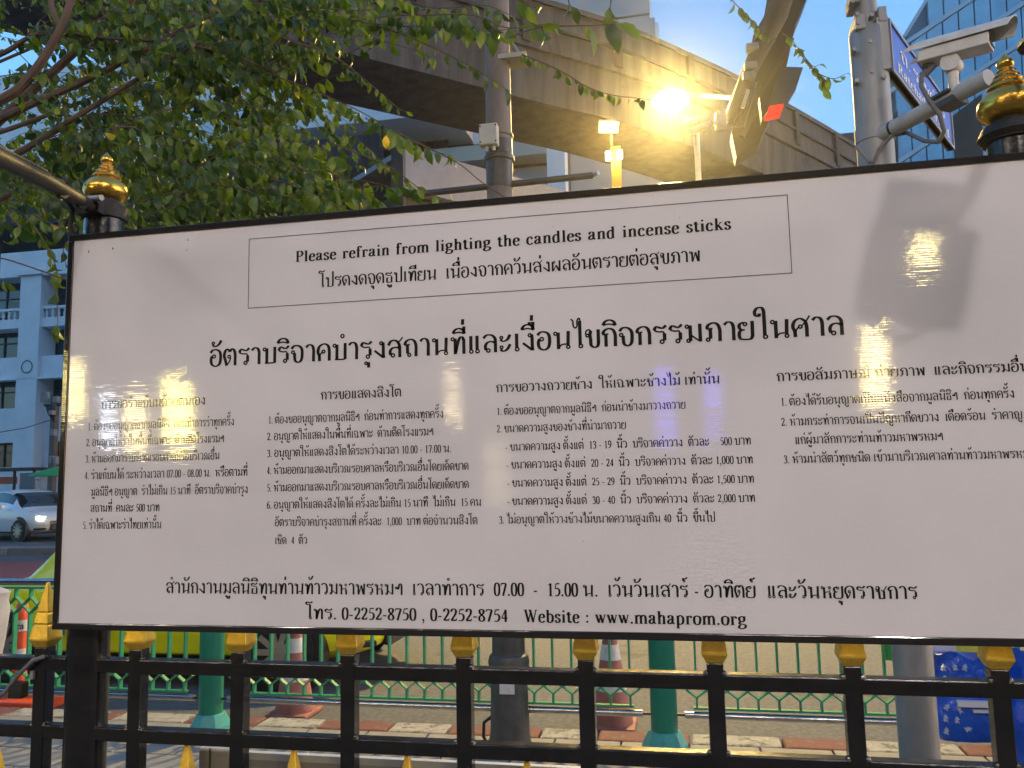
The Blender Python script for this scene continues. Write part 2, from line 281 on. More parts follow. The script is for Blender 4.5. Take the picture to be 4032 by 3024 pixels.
g('ท', .88, HEADL, ('L',(.26,.9),(.27,0)), ('C',(.29,.1),(.4,.6),(.52,.92),(.66,.95),(.73,.78)), ('L',(.74,.84),(.74,0)))
g('ห', .90, HEADL, ('L',(.26,.9),(.26,0)), ('c',(.28,.36),(.42,.52),(.62,.52),(.72,.68)), ('O',.68,.86,.1), ('L',(.7,.48),(.74,0)))
g('อ', .80, ('C',(.04,.82),(.18,.98),(.42,1.0),(.62,.86),(.68,.55),(.62,.15),(.38,.0),(.14,.12),(.08,.4),(.14,.62)), ('O',.26,.6,.11))
g('า', .62, ('C',(.03,.84),(.2,.99),(.4,.93),(.48,.7),(.48,.35),(.48,0)))
g('ะ', .70, ('O',.13,.8,.09), ('C',(.06,.7),(.22,.6),(.44,.68),(.6,.96)), ('O',.13,.26,.09), ('C',(.06,.16),(.22,.04),(.44,.14),(.6,.42)))
g('เ', .40, ('L',(.18,.99),(.18,.2)), ('O',.2,.11,.11))
g('แ', .76, ('L',(.18,.99),(.18,.2)), ('O',.2,.11,.11), ('L',(.52,.99),(.52,.2)), ('O',.54,.11,.11))
g('ไ', .56, ('L',(.38,1.5),(.38,.2)), ('O',.41,.11,.11), ('c',(-.1,1.62),(.02,1.52),(.04,1.25),(.14,1.12),(.24,1.25),(.24,1.5),(.34,1.66),(.4,1.5)))
g('ใ', .58, ('L',(.38,1.5),(.38,.2)), ('O',.41,.11,.11), ('C',(.16,1.36),(.14,1.22),(-.02,1.26),(-.06,1.45),(.06,1.64),(.28,1.66),(.38,1.48)))
g('โ', .58, ('L',(.34,1.36),(.34,.2)), ('O',.37,.11,.11), ('C',(-.06,1.42),(.06,1.6),(.24,1.54),(.38,1.52),(.54,1.64)), ('c',(-.05,1.41),(.14,1.36),(.34,1.38)))
g('ฯ', .80, ('O',.13,.62,.1), ('C',(.16,.73),(.3,.52),(.38,.62),(.42,.88),(.54,.98),(.64,.86),(.66,.5),(.66,0)))
g('ๆ', .9, ('O',.2,.4,.1), ('C',(.1,.5),(.05,.8),(.3,.98),(.45,.8),(.6,.98),(.7,.6),(.7,-.4)))
# marks, x measured from the right edge of the consonant body
M = {}
M['ิ'] = (('C',(-.62,1.18),(-.5,1.38),(-.28,1.46),(-.06,1.36),(.02,1.14)), ('c',(-.62,1.18),(-.3,1.24),(.02,1.16)))
M['ี'] = M['ิ'] + (('L',(-.02,1.22),(-.0,1.56)),)
M['ึ'] = M['ิ'] + (('O',.0,1.42,.08),)
M['ื'] = M['ิ'] + (('L',(-.02,1.22),(-.0,1.6)),('L',(-.2,1.4),(-.19,1.6)))
M['ั'] = (('O',-.48,1.4,.09), ('C',(-.54,1.28),(-.34,1.2),(-.12,1.32),(.02,1.56)))
M['็'] = (('O',-.3,1.3,.07), ('C',(-.22,1.24),(-.5,1.2),(-.56,1.4),(-.38,1.52),(-.2,1.48),(.0,1.6)))
M['ํ'] = (('O',-.16,1.4,.11),)
M['่'] = (('L',(-.08,1.28),(-.06,1.6)),)
M['้'] = (('O',-.34,1.5,.07), ('C',(-.36,1.38),(-.2,1.34),(-.1,1.42),(.04,1.66)))
M['์'] = (('O',-.2,1.34,.08), ('C',(-.28,1.36),(-.3,1.54),(-.12,1.52),(.04,1.64)))
M['ุ'] = (('O',-.26,-.26,.09), ('L',(-.12,-.2),(-.11,-.52)))
M['ู'] = (('O',-.42,-.24,.08), ('L',(-.3,-.2),(-.3,-.42)), ('l',(-.34,-.44),(-.06,-.44)), ('L',(-.08,-.18),(-.08,-.44)))
UP, LOW, TONE = 'ิีึืั็ํ', 'ุู', '่้์'
# Latin and figures, cap height 1
LA = {}
def h(ch, adv, *st): LA[ch] = (adv, st)
def sf(x, y, w=.13): return ('s', (x-w, y), (x+w, y))
h('P', .66, ('L',(.2,0),(.2,1)), sf(.2,.02,.17), ('s',(.03,.98),(.3,.98)), ('C',(.22,.97),(.46,.96),(.58,.75),(.46,.53),(.22,.5)))
h('W', 1.0, ('L',(.14,.98),(.34,.02)), ('s',(.0,.98),(.26,.98)), ('l',(.34,.04),(.5,.85)), ('L',(.46,.98),(.68,.02)), ('s',(.34,.98),(.58,.98)), ('l',(.68,.04),(.88,.96)), ('s',(.78,.98),(1.0,.98)))
h('w', .76, ('L',(.1,.66),(.26,.03)), ('s',(.0,.66),(.2,.66)), ('l',(.26,.04),(.38,.6)), ('L',(.36,.66),(.52,.03)), ('s',(.28,.66),(.44,.66)), ('l',(.52,.04),(.66,.64)), ('s',(.58,.66),(.75,.66)))
h('l', .33, ('L',(.16,0),(.16,1)), sf(.16,.02), ('s',(.03,.97),(.16,.97)))
h('i', .33, ('L',(.16,0),(.16,.66)), sf(.16,.02), ('s',(.03,.64),(.16,.64)), ('D',.16,.9,.085))
h('n', .62, ('L',(.15,0),(.15,.66)), sf(.15,.02), ('s',(.03,.64),(.15,.64)), ('C',(.17,.52),(.3,.66),(.43,.62),(.46,.45),(.46,.2),(.46,0)), sf(.46,.02))
h('h', .62, ('L',(.15,0),(.15,1)), sf(.15,.02), ('s',(.03,.97),(.15,.97)), ('C',(.17,.52),(.3,.66),(.43,.62),(.46,.45),(.46,.2),(.46,0)), sf(.46,.02))
h('m', .92, ('L',(.15,0),(.15,.66)), sf(.15,.02), ('s',(.03,.64),(.15,.64)), ('C',(.17,.52),(.3,.66),(.42,.62),(.46,.45),(.46,.2),(.46,0)), sf(.46,.02), ('C',(.48,.52),(.6,.66),(.72,.62),(.77,.45),(.77,.2),(.77,0)), sf(.77,.02))
h('r', .48, ('L',(.16,0),(.16,.66)), sf(.16,.02,.15), ('s',(.03,.64),(.16,.64)), ('c',(.18,.48),(.28,.64),(.38,.64)), ('D',.39,.57,.085))
h('e', .50, ('C',(.45,.12),(.28,.0),(.12,.1),(.08,.34),(.14,.58),(.28,.66),(.4,.56),(.42,.38)), ('l',(.1,.37),(.44,.37)))
h('c', .50, ('C',(.44,.12),(.28,.0),(.12,.1),(.08,.34),(.14,.58),(.28,.66),(.38,.6)), ('D',.38,.52,.08))
h('o', .56, ('C',(.28,.66),(.46,.56),(.48,.33),(.42,.08),(.27,.0),(.12,.1),(.08,.34),(.12,.58),(.28,.66)))
h('a', .56, ('C',(.08,.56),(.2,.66),(.36,.62),(.38,.42),(.38,.14),(.5,.03)), ('C',(.38,.4),(.18,.34),(.08,.16),(.2,.03),(.38,.16)), ('D',.12,.53,.07))
h('s', .44, ('C',(.34,.5),(.3,.64),(.16,.64),(.08,.52),(.14,.4),(.3,.3),(.36,.16),(.26,.02),(.12,.04),(.08,.18)), ('s',(.35,.64),(.35,.48)), ('s',(.06,.02),(.06,.2)))
h('f', .38, ('L',(.16,0),(.16,.7)), sf(.16,.02,.14), ('C',(.16,.68),(.18,.94),(.32,1.0)), ('D',.37,.93,.08), ('l',(.02,.64),(.32,.64)))
h('t', .38, ('C',(.16,.84),(.16,.4),(.17,.1),(.25,.02),(.35,.12)), ('l',(.02,.64),(.33,.64)), ('l',(.03,.65),(.17,.84)))
h('g', .56, ('C',(.26,.66),(.4,.58),(.4,.36),(.26,.26),(.12,.34),(.1,.56),(.26,.66)), ('c',(.36,.62),(.44,.64),(.52,.63)), ('C',(.16,.26),(.08,.12),(.3,.08),(.48,.0),(.44,-.18),(.24,-.26),(.05,-.18),(.1,-.04),(.18,.05)))
h('d', .60, ('L',(.42,0),(.42,1)), ('s',(.3,.97),(.42,.97)), ('s',(.42,.02),(.54,.02)), ('C',(.42,.56),(.28,.68),(.12,.56),(.08,.33),(.13,.06),(.28,.0),(.42,.12)))
h('b', .60, ('L',(.15,.02),(.15,1)), ('s',(.03,.97),(.15,.97)), ('C',(.16,.56),(.3,.68),(.46,.56),(.5,.33),(.44,.08),(.28,.0),(.16,.06)))
h('p', .60, ('L',(.15,-.3),(.15,.66)), sf(.15,-.29), ('s',(.03,.64),(.15,.64)), ('C',(.16,.56),(.3,.68),(.46,.56),(.5,.33),(.44,.08),(.28,.0),(.16,.08)))
h('k', .60, ('L',(.15,0),(.15,1)), sf(.15,.02), ('s',(.03,.97),(.15,.97)), ('l',(.17,.3),(.42,.62)), ('L',(.26,.4),(.48,.02)), ('s',(.32,.64),(.54,.64)), ('s',(.36,.02),(.6,.02)))
h('R', .78, ('L',(.2,0),(.2,1)), sf(.2,.02,.17), ('s',(.03,.98),(.3,.98)), ('C',(.22,.97),(.46,.96),(.56,.75),(.46,.53),(.22,.5)), ('L',(.38,.5),(.68,.02)))
h('G', .8, ('C',(.66,.8),(.5,.98),(.25,.94),(.1,.7),(.1,.3),(.28,.04),(.5,.02),(.66,.16)), ('L',(.64,.42),(.64,.08)), ('s',(.5,.42),(.76,.42)))
h('0', .52, ('C',(.26,.99),(.4,.88),(.45,.5),(.4,.12),(.26,.01),(.12,.12),(.07,.5),(.12,.88),(.26,.99)))
h('1', .52, ('L',(.28,.03),(.28,.98)), ('s',(.14,.02),(.42,.02)), ('l',(.12,.84),(.28,.96)))
h('2', .52, ('C',(.08,.76),(.14,.95),(.3,.98),(.42,.84),(.38,.58),(.22,.3),(.08,.06)), ('L',(.07,.05),(.44,.05)), ('l',(.08,.1),(.44,.1)), ('l',(.42,.05),(.47,.22)))
h('3', .52, ('C',(.08,.8),(.18,.97),(.34,.94),(.4,.78),(.32,.6),(.18,.53)), ('C',(.2,.53),(.38,.5),(.44,.3),(.36,.08),(.18,.02),(.07,.1)))
h('4', .52, ('L',(.34,.0),(.34,.98)), ('l',(.34,.97),(.05,.3)), ('l',(.04,.28),(.48,.28)), ('l',(.04,.31),(.48,.31)))
h('5', .52, ('l',(.16,.92),(.44,.95)), ('l',(.16,.95),(.44,.98)), ('l',(.16,.95),(.1,.56)), ('C',(.1,.57),(.28,.6),(.42,.46),(.42,.22),(.28,.04),(.08,.06)))
h('6', .52, ('C',(.44,.97),(.22,.86),(.09,.56),(.09,.22),(.24,.01),(.42,.14),(.42,.42),(.28,.56),(.12,.48)))
h('7', .52, ('l',(.06,.93),(.46,.93)), ('l',(.06,.96),(.46,.96)), ('l',(.07,.96),(.04,.78)), ('L',(.45,.93),(.2,.0)))
h('8', .52, ('C',(.26,.98),(.4,.9),(.38,.68),(.26,.54),(.1,.36),(.1,.12),(.26,.02),(.42,.12),(.42,.34),(.26,.54),(.13,.68),(.12,.9),(.26,.98)))
h('9', .52, ('C',(.08,.03),(.3,.14),(.43,.44),(.43,.78),(.28,.99),(.1,.86),(.1,.58),(.24,.44),(.4,.52)))
h('.', .26, ('D',.12,.07,.075))
h(',', .26, ('D',.12,.07,.075), ('c',(.17,.05),(.16,-.1),(.06,-.2)))
h(':', .3, ('D',.14,.1,.075), ('D',.14,.55,.075))
h('-', .36, ('H',(.04,.36),(.3,.36)))

def _cat(P, n=4):
    if len(P) < 3: return list(P)
    Q = [P[0]] + list(P) + [P[-1]]; out = []
    for i in range(1, len(Q)-2):
        a, b, c, d = Q[i-1], Q[i], Q[i+1], Q[i+2]
        for k in range(n):
            t = k/n
            out.append(tuple(.5*((2*b[j]) + (-a[j]+c[j])*t + (2*a[j]-5*b[j]+4*c[j]-d[j])*t*t + (-a[j]+3*b[j]-3*c[j]+d[j])*t**3) for j in (0, 1)))
    out.append(P[-1]); return out

def _ribbon(P, thick, thin, V, Fc, ox, oy, s):
    n = len(P); L = []
    for i in range(n):
        a = P[max(i-1, 0)]; b = P[min(i+1, n-1)]
        tx, ty = b[0]-a[0], b[1]-a[1]; m = math.hypot(tx, ty) or 1; tx /= m; ty /= m
        w = .5*(thin + (thick-thin)*abs(ty)**1.4)
        L.append((P[i][0]-ty*w, P[i][1]+tx*w)); L.append((P[i][0]+ty*w, P[i][1]-tx*w))
    b0 = len(V)
    for x, y in L: V.append((ox + x*s[0], oy + y*s[1]))
    for i in range(n-1): Fc.append((b0+2*i, b0+2*i+1, b0+2*i+3, b0+2*i+2))

def _draw(st, ox, oy, s, W, V, Fc, dy=0.):
    thick, thin = W
    for k in st:
        if k[0] == 'O' or k[0] == 'D':
            cx, cy, r = k[1], k[2]+dy, k[3]
            n = 10; b0 = len(V)
            if k[0] == 'D':
                r = max(r, thick*.52)
                for i in range(n): V.append((ox+(cx+r*math.cos(i*2*PI/n))*s[0], oy+(cy+r*math.sin(i*2*PI/n))*s[1]))
                Fc.append(tuple(range(b0, b0+n)))
            else:
                ro, ri = r+thin*.35, max(r-thin*.75, r*.3)
                for i in range(n):
                    c, q = math.cos(i*2*PI/n), math.sin(i*2*PI/n)
                    V.append((ox+(cx+ro*c)*s[0], oy+(cy+ro*q)*s[1])); V.append((ox+(cx+ri*c)*s[0], oy+(cy+ri*q)*s[1]))
                for i in range(n):
                    j = (i+1) % n; Fc.append((b0+2*i, b0+2*i+1, b0+2*j+1, b0+2*j))
            continue
        P = [(x, y+dy) for x, y in k[1:]]
        if k[0] in 'Cc': P = _cat(P)
        a, b = (thick, thin) if k[0] in 'LC' else ((thin*1.0, thin*.6) if k[0] == 's' else ((thick*.7, thick*.62) if k[0] == 'H' else (thin*1.1, thin)))
        _ribbon(P, a, b, V, Fc, ox, oy, s)

def text_mesh(text, height, bold, width=None, prefix=None, LK=.98):
    """flat outlines of a line of print; returns verts (x, y), faces and width. Starts at 0,0."""
    W = (.18, .08) if bold else (.17, .088)
    WL = (.165, .07) if bold else (.14, .07)
    def run(sx, V, Fc):
        x = 0.; base = .8; tall = False; hasup = False; end = None
        for i, ch in enumerate(text):
            if prefix is not None and i == prefix: end = x
            if ch == ' ': x += .40; continue
            if ch in GL:
                adv, st = GL[ch]; _draw(st, x*sx, 0, (sx, height), W, V, Fc)
                base = x+adv-.12; tall = ch in 'ป'; hasup = False; x += adv+.07
            elif ch == 'ำ':
                _draw(M['ํ'], base*sx, 0, (sx, height), W, V, Fc); adv, st = GL['า']
                _draw(st, x*sx, 0, (sx, height), W, V, Fc); x += adv+.07
            elif ch in M:
                ox = base - (.16 if tall else 0.); dy = 0.
                if ch in UP: hasup = True
                if ch in TONE and hasup: dy = .38
                nx = text[i+1] if i+1 < len(text) else ''
                if ch in TONE and nx == 'ำ': dy = .3
                _draw(M[ch], ox*sx, 0, (sx, height), W, V, Fc, dy)
            elif ch in LA:
                adv, st = LA[ch]; _draw(st, x*sx, 0, (sx*LK, height*LK), WL, V, Fc); x += adv*LK+.03
        if prefix is not None and end is None: end = x
        return x if end is None else end
    nat = run(height, [], [])
    sx = height if width is None else height*(width/(nat*height - .06*height))
    V, Fc = [], []; run(sx, V, Fc)
    return V, Fc, nat*sx
# ---------------------------------------------------------------- the setting
RD = -.12
part('ground', 'concdark', None, lambda b: b.box((0, 0, -.9), (1600, 1600, .2)), kind='structure')
part('shrine_paving', 'grout', None, lambda b: b.box((0, -13.99, -.22), (90, 38.38, .4)), kind='structure')
part('road', 'asphalt', None, lambda b: b.box((0, 130, RD-.3), (500, 249.2, .6)), kind='structure')
part('bus_lane', 'redlane', None, lambda b: b.box((-20, 15.0, RD-.05), (90, 4.0, .108)), kind='structure')
part('far_pavement', 'paver', None, lambda b: b.box((0, 55, RD+.0), (300, 40, .3)), kind='structure')
pv = part('pavement', 'grout', None, lambda b: b.box((0, 4.6, -.012), (20, 1.18, .02)), kind='structure')
src = None; PX, PY = .40, .30
for j in range(4):
    for i in range(26):
        x = -6.4 + i*PX + (.2 if j % 2 else 0); y = 4.14 + j*.3
        if src is None:
            src = MB().box((0, 0, 0), (PX-.012, .3-.012, .03)).build('paver', M_['paver'], pv, bevel=.004, local=True); o = src
        else: o = share(src, 'paver', pv)
        o.location = (x, y, .002 + rnd.uniform(-.0015, .0015)); o.rotation_euler = (rnd.uniform(-.003, .003), rnd.uniform(-.003, .003), rnd.uniform(-.004, .004))
kb = [(-600, 'r'), (50, 'w'), (405, 'r'), (465, 'w'), (745, 'r'), (1030, 'w'), (1265, 'r'), (1540, 'w'), (1770, 'r'), (2130, 'w'), (2353, 'r'), (2720, 'w'), (3080, 'r'), (3400, 'w'), (3790, 'r'), (4400, '')]
kerb = part('kerb', 'kgrey', None, lambda b: (b.box((-12.5, 5.3, -.11), (11.5, .2, .25)), b.box((9.0, 5.3, -.11), (11.5, .2, .25))), kind='structure')
for (a, c), (b2, _) in zip(kb, kb[1:]):
    xa, xb = onZ(a, 2850, 0), onZ(b2, 2850, 0)
    xa = (onZ(a, 2850, 0)*1.0); 
    def kx(px):
        lo, hi = 2600., 3100.
        for _i in range(40):
            mid = (lo+hi)/2
            if onZ(px, mid, 0).y > 5.3: lo = mid
            else: hi = mid
        return onZ(px, mid, 0).x
    X0, X1 = kx(a), kx(b2)
    MB().box(((X0+X1)/2, 5.3, -.108), (X1-X0-.012, .2, .25)).build('kerbstone', M_['kwhite' if c == 'w' else 'kred'], kerb, bevel=.015)
# far median kerb, grey and white stones
mk_ = part('median', 'kgrey', None, lambda b: b.box((-10, 19.6, RD+.05), (80, 1.2, .14)), kind='structure')
for i in range(30):
    MB().box((-34+i*1.6, 18.9, RD+.075), (1.58, .2, .2)).build('kerbstone', M_['kgrey' if i % 2 else 'kwhite'], mk_, bevel=.02)

# ---------------------------------------------------------------- viaduct
base = [(-60, -26), (-44, -12), (-30, -.6), (-20, 7.4), (-12.5, 13.6), (-7.5, 17.9), (-3.12, 21.84), (-1.34, 23.39), (.27, 25.12), (2.61, 27.9), (4.34, 30.24), (7.48, 34.67), (11.5, 41), (15, 48), (17, 56), (18, 70), (18, 100)]
P2 = _cat(base, 3)
via = thing('rail_viaduct', 'stained concrete elevated rail viaduct curving across the sky behind the sign', 'viaduct', (0, 25, 0))
def sweep(poly, m, name, lo=0, hi=None, cap=True):
    b = MB(); pts = P2[lo:hi]; n = len(poly); V = []
    for i, p in enumerate(pts):
        j = min(i+1, len(pts)-1); k = max(i-1, 0); t = Vector((pts[j][0]-pts[k][0], pts[j][1]-pts[k][1], 0)).normalized(); nn = Vector((-t.y, t.x, 0))
        for o, z in poly: V.append(Vector((p[0], p[1], z)) + nn*o)
    F = [(i*n+j, i*n+(j+1) % n, (i+1)*n+(j+1) % n, (i+1)*n+j) for i in range(len(pts)-1) for j in range(n)]
    F += [tuple(range(n))[::-1], tuple((len(pts)-1)*n+j for j in range(n))]
    b.add(V, F); return b.build(name, M_[m], via)
# offsets to the far side are positive; outer face of the near parapet at 0
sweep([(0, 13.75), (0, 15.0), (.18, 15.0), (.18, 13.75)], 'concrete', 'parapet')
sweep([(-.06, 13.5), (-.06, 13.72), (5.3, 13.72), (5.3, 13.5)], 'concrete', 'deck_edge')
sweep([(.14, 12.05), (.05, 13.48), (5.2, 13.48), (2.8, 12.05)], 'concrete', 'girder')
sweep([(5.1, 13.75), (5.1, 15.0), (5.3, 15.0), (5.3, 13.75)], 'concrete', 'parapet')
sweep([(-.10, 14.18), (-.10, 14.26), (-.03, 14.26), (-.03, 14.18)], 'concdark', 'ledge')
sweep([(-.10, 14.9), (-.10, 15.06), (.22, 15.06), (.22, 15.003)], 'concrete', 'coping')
acc = 0; last = P2[0]
for i in range(1, len(P2)):         # raised joints of the parapet panels
    a, c = Vector(P2[i-1]), Vector(P2[i]); L = (c-a).length; t = (c-a)/L; nn = Vector((-t.y, t.x))
    d = 3.2-acc
    while d < L:
        q = a+t*d
        if -25 < q.x < 16: MB().box((q.x-nn.x*.05, q.y-nn.y*.05, 14.3), (.26, .16, 1.35), rz=math.atan2(t.y, t.x)).build('parapet_rib', M_['concdark'], via)
        d += 3.2
    acc = L-(d-3.2)
for nm, (x, y) in (('pier', (3.9, 32.6)), ('pier', (-26, 6.5))):
    MB().lathe([(1.1, -.1), (1.1, 9.0), (1.3, 10.6), (1.9, 12.0)], (x, y, 0), 16).build(nm, M_['concrete'], via, smooth=True)
pa = onY(2215, 700, 34); pb = onY(2420, 700, 34)
part('pier', 'concrete', via, lambda b: b.box(((pa.x+pb.x)/2, 35, 5), (pb.x-pa.x, 2, 13.9)), bevel=.5)

# skywalk fascia in front of the white building
sk = thing('skywalk', 'covered pedestrian skywalk with pale blue grey fascia below the viaduct', 'footbridge', (-6, 24, 0))
a1, a2 = onZ(1590, 600, 8.2), onZ(2640, 880, 8.2)
dd = (a2-a1).normalized(); nn = Vector((-dd.y, dd.x, 0)); e1 = a1; e2 = a2+dd*10
part('fascia', 'fascia', sk, lambda b: b.prism([e1, e2, e2-Vector((0, 0, .78)), e1-Vector((0, 0, .78))], nn*.25))
part('roof_lip', 'fascia', sk, lambda b: b.prism([e1+Vector((0, 0, .003)), e2+Vector((0, 0, .003)), e2+Vector((0, 0, .12)), e1+Vector((0, 0, .12))], nn*3 - nn*.1))
part('deck', 'concdark', sk, lambda b: b.prism([e1-Vector((0, 0, .8)), e2-Vector((0, 0, .8)), e2-Vector((0, 0, 1.1)), e1-Vector((0, 0, 1.1))], nn*3))
part('gutter', 'concdark', sk, lambda b: b.tube([e1-nn*.06-Vector((0, 0, .86)), e2-nn*.06-Vector((0, 0, .86))], .07, 8))
part('end_post', 'poledark', sk, lambda b: b.box(e1+Vector((-.1, 0, -4.1)), (.25, .25, 8.5)))
for t in (8.5, 17): part('column', 'concrete', sk, lambda b: b.box((e1+dd*t+nn*1.5)*1.0+Vector((0, 0, -(e1.z)+3.4)), (.5, .5, 7.2)))
fb = thing('footbridge', 'dark concrete footbridge deck seen through the leaves at left', 'footbridge', (-25, 26, 0))
q1, q2 = onY(-900, 985, 26), onY(1500, 800, 26)
part('deck', 'concdark', fb, lambda b: b.box(((q1.x+q2.x)/2, 27.6, q1.z+.65), (q2.x-q1.x, 3, 1.1)))
part('parapet', 'concrete', fb, lambda b: b.box(((q1.x+q2.x)/2, 26.2, q1.z+1.75), (q2.x-q1.x, .15, 1.08)))
for x in (-27, -10): part('column', 'concrete', fb, lambda b: b.box((x, 27.6, q1.z/2-.05), (.8, .8, q1.z+.3)))

# ---------------------------------------------------------------- white classical building at left
WB = 45.
wb = thing('white_building', 'white building with pillars and balustraded balconies across the road at left', 'building', (-35, 48, 0))
def fx(px, py=1500): return onY(px, py, WB).x
def fz(py, px=110): return onY(px, py, WB).z
x1, x2 = fx(74, 1300), fx(155, 1300); BAY = 6.3; PWD = x2-x1
zs = dict(top=fz(1088), rail=fz(1212), slab=fz(1252), slabb=fz(1288), beam=fz(1402), beamb=fz(1487), lowt=fz(1600), wint=fz(1738), winb=fz(1840))
xl, xr = x1-BAY*2, x1+BAY*5
part('core', 'bwhite', wb, lambda b: b.box(((xl+xr)/2, WB+9.6, (zs['top']+14)/2), (xr-xl, 16, zs['top']+14)))
part('upper_wall', 'bwhite', wb, lambda b: b.box(((xl+xr)/2, WB+.8, zs['top']+7), (xr-xl, 1.6, 14)))
part('beam', 'bwhite', wb, lambda b: b.box(((xl+xr)/2, WB+.9, (zs['beam']+zs['beamb'])/2), (xr-xl, 1.4, zs['beam']-zs['beamb'])))
part('lower_wall', 'bwhite', wb, lambda b: b.box(((xl+xr)/2, WB+1.15, (zs['lowt']+zs['wint'])/2), (xr-xl, .9, zs['lowt']-zs['wint'])))
part('base_wall', 'bwhite', wb, lambda b: b.box(((xl+xr)/2, WB+1.15, zs['winb']/2), (xr-xl, .9, zs['winb']+.1)))
part('ledge', 'bwhite', wb, lambda b: (b.box(((xl+xr)/2, WB+.12, zs['beamb']-.06), (xr-xl, .3, .1)), b.box(((xl+xr)/2, WB+.1, zs['top']+.05), (xr-xl, .3, .12))))
wsrc = {}
for k in range(-2, 5):
    xa = x1 + k*BAY; xb = xa+PWD; xc = xa+BAY
    part('pillar', 'bwhite', wb, lambda b: b.box(((xa+xb)/2, WB+.75, zs['top']/2+.0), (PWD, 1.56, zs['top']-.0)))
    part('capital', 'bwhite', wb, lambda b: b.box(((xa+xb)/2, WB-.1, fz(1076)), (PWD+.3, .3, .3)))
    if k in (0, 1, 2, -1):
        zc = (zs['beam']+zs['beamb'])/2
        part('medallion', 'frame', wb, lambda b: b.add([Vector(((xa+xb)/2+r*math.cos(a*PI/12), WB-.055-.0, zc+r*math.sin(a*PI/12))) for a in range(24) for r in (.42, .36)], [(2*i, 2*i+1, (2*i+3) % 48, (2*i+2) % 48) for i in range(24)]))
    xm = (xb+xc)/2; wd = xc-xb
    for nm, z0, z1 in (('balcony_slab', zs['slabb'], zs['slab']),):
        part('balcony_slab', 'bwhite', wb, lambda b: b.box((xm, WB+.8, (z0+z1)/2), (wd, 1.3, z1-z0)))
    part('handrail', 'bwhite', wb, lambda b: b.box((xm, WB+.35, zs['rail']), (wd, .3, .16)))
    nb = 11
    for i in range(nb):
        bx = xb + wd*(i+.5)/nb
        h0, h1 = zs['slab'], zs['rail']-.08; H = h1-h0
        if 'bal' not in wsrc:
            wsrc['bal'] = MB().lathe([(.10, 0), (.10, .06), (.05, .12), (.10, H*.35), (.05, H*.75), (.09, H-.05), (.09, H)], (0, 0, 0), 8).build('baluster', M_['bwhite'], wb, smooth=True, local=True); o = wsrc['bal']
        else: o = share(wsrc['bal'], 'baluster', wb)
        o.location = Vector((bx, WB+.35, h0)) - wloc(wb)
    for (z0, z1, dy, nmul) in ((zs['slab'], zs['top'], 1.5, 4), (zs['beam'], zs['slabb'], 1.5, 4), (zs['lowt'], zs['beamb'], 1.5, 2), (zs['winb'], zs['wint'], 1.3, 3)):
        ww = wd if z0 != zs['winb'] else wd*.72
        f = part('window', 'frame', wb, lambda b: (b.box((xm, WB+dy, z1-.06), (ww, .1, .12)), b.box((xm, WB+dy, z0+(z1-z0)*.62), (ww, .1, .07)), *[b.box((xb+(wd-ww)/2+ww*i/nmul, WB+dy, (z0+z1)/2), (.09, .11, z1-z0)) for i in range(nmul+1)]))
        part('pane', 'wglass', f, lambda b: b.box((xm, WB+dy+.05, (z0+z1)/2), (ww-.02, .03, z1-z0-.02)))
        if z0 == zs['slab']: part('curtain', 'curtain', f, lambda b: (b.box((xb+wd*.62, WB+dy-.03, z0+(z1-z0)*.3), (wd*.18, .02, (z1-z0)*.5)), b.box((xb+wd*.9, WB+dy-.03, z0+(z1-z0)*.3), (wd*.1, .02, (z1-z0)*.5))))
        if z0 == zs['winb']:
            part('side_wall', 'bwhite', wb, lambda b: (b.box((xb+(wd-ww)/4, WB+1.15, (z0+z1)/2), ((wd-ww)/2, .9, z1-z0)), b.box((xc-(wd-ww)/4, WB+1.15, (z0+z1)/2), ((wd-ww)/2, .9, z1-z0))))

# ---------------------------------------------------------------- pale block behind the viaduct
HB = 40.
hb = thing('pale_block', 'pale building with cream balcony ledges and navy screens behind the dark pole', 'building', (-10, 44, 0))
def pbox(name, m, xa, ya, xb, yb, Y, dep, parent, **k):
    p, q = onY(xa, (ya+yb)/2, Y), onY(xb, (ya+yb)/2, Y); zt, zb_ = onY((xa+xb)/2, ya, Y).z, onY((xa+xb)/2, yb, Y).z
    return part(name, m, parent, lambda b: b.box(((p.x+q.x)/2, Y+dep/2, (zt+zb_)/2), (q.x-p.x, dep, zt-zb_)), **k)
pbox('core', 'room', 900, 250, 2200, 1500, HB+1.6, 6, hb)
pbox('balcony', 'bwhite', 1120, 395, 1790, 478, HB-2.5, 3.9, hb)
pbox('upper_wall', 'bwhite', 900, 100, 2220, 395, HB, 1.5, hb)
pbox('screen', 'navy', 1150, 480, 1760, 640, HB+.6, .3, hb)
for i in range(14): pbox('screen_mullion', 'frame', 1180+i*44, 482, 1184+i*44, 640, HB+.5, .09, hb)
pbox('ledge', 'cream', 1690, 566, 2162, 625, HB-1, 2, hb)
pbox('parapet', 'cream', 1150, 640, 1690, 720, HB-1, 2, hb)
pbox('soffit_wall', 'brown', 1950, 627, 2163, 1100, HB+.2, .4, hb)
pbox('column', 'bwhite', 2163, 560, 2235, 1500, HB-1.2, 1.2, hb)
pbox('window', 'bwhite', 1862, 500, 1892, 566, HB+.45, .12, hb); pbox('window', 'bwhite', 2040, 540, 2085, 566, HB+.45, .12, hb)
pbox('lower_wall', 'tower', 700, 720, 2160, 1500, HB, 1.5, hb)

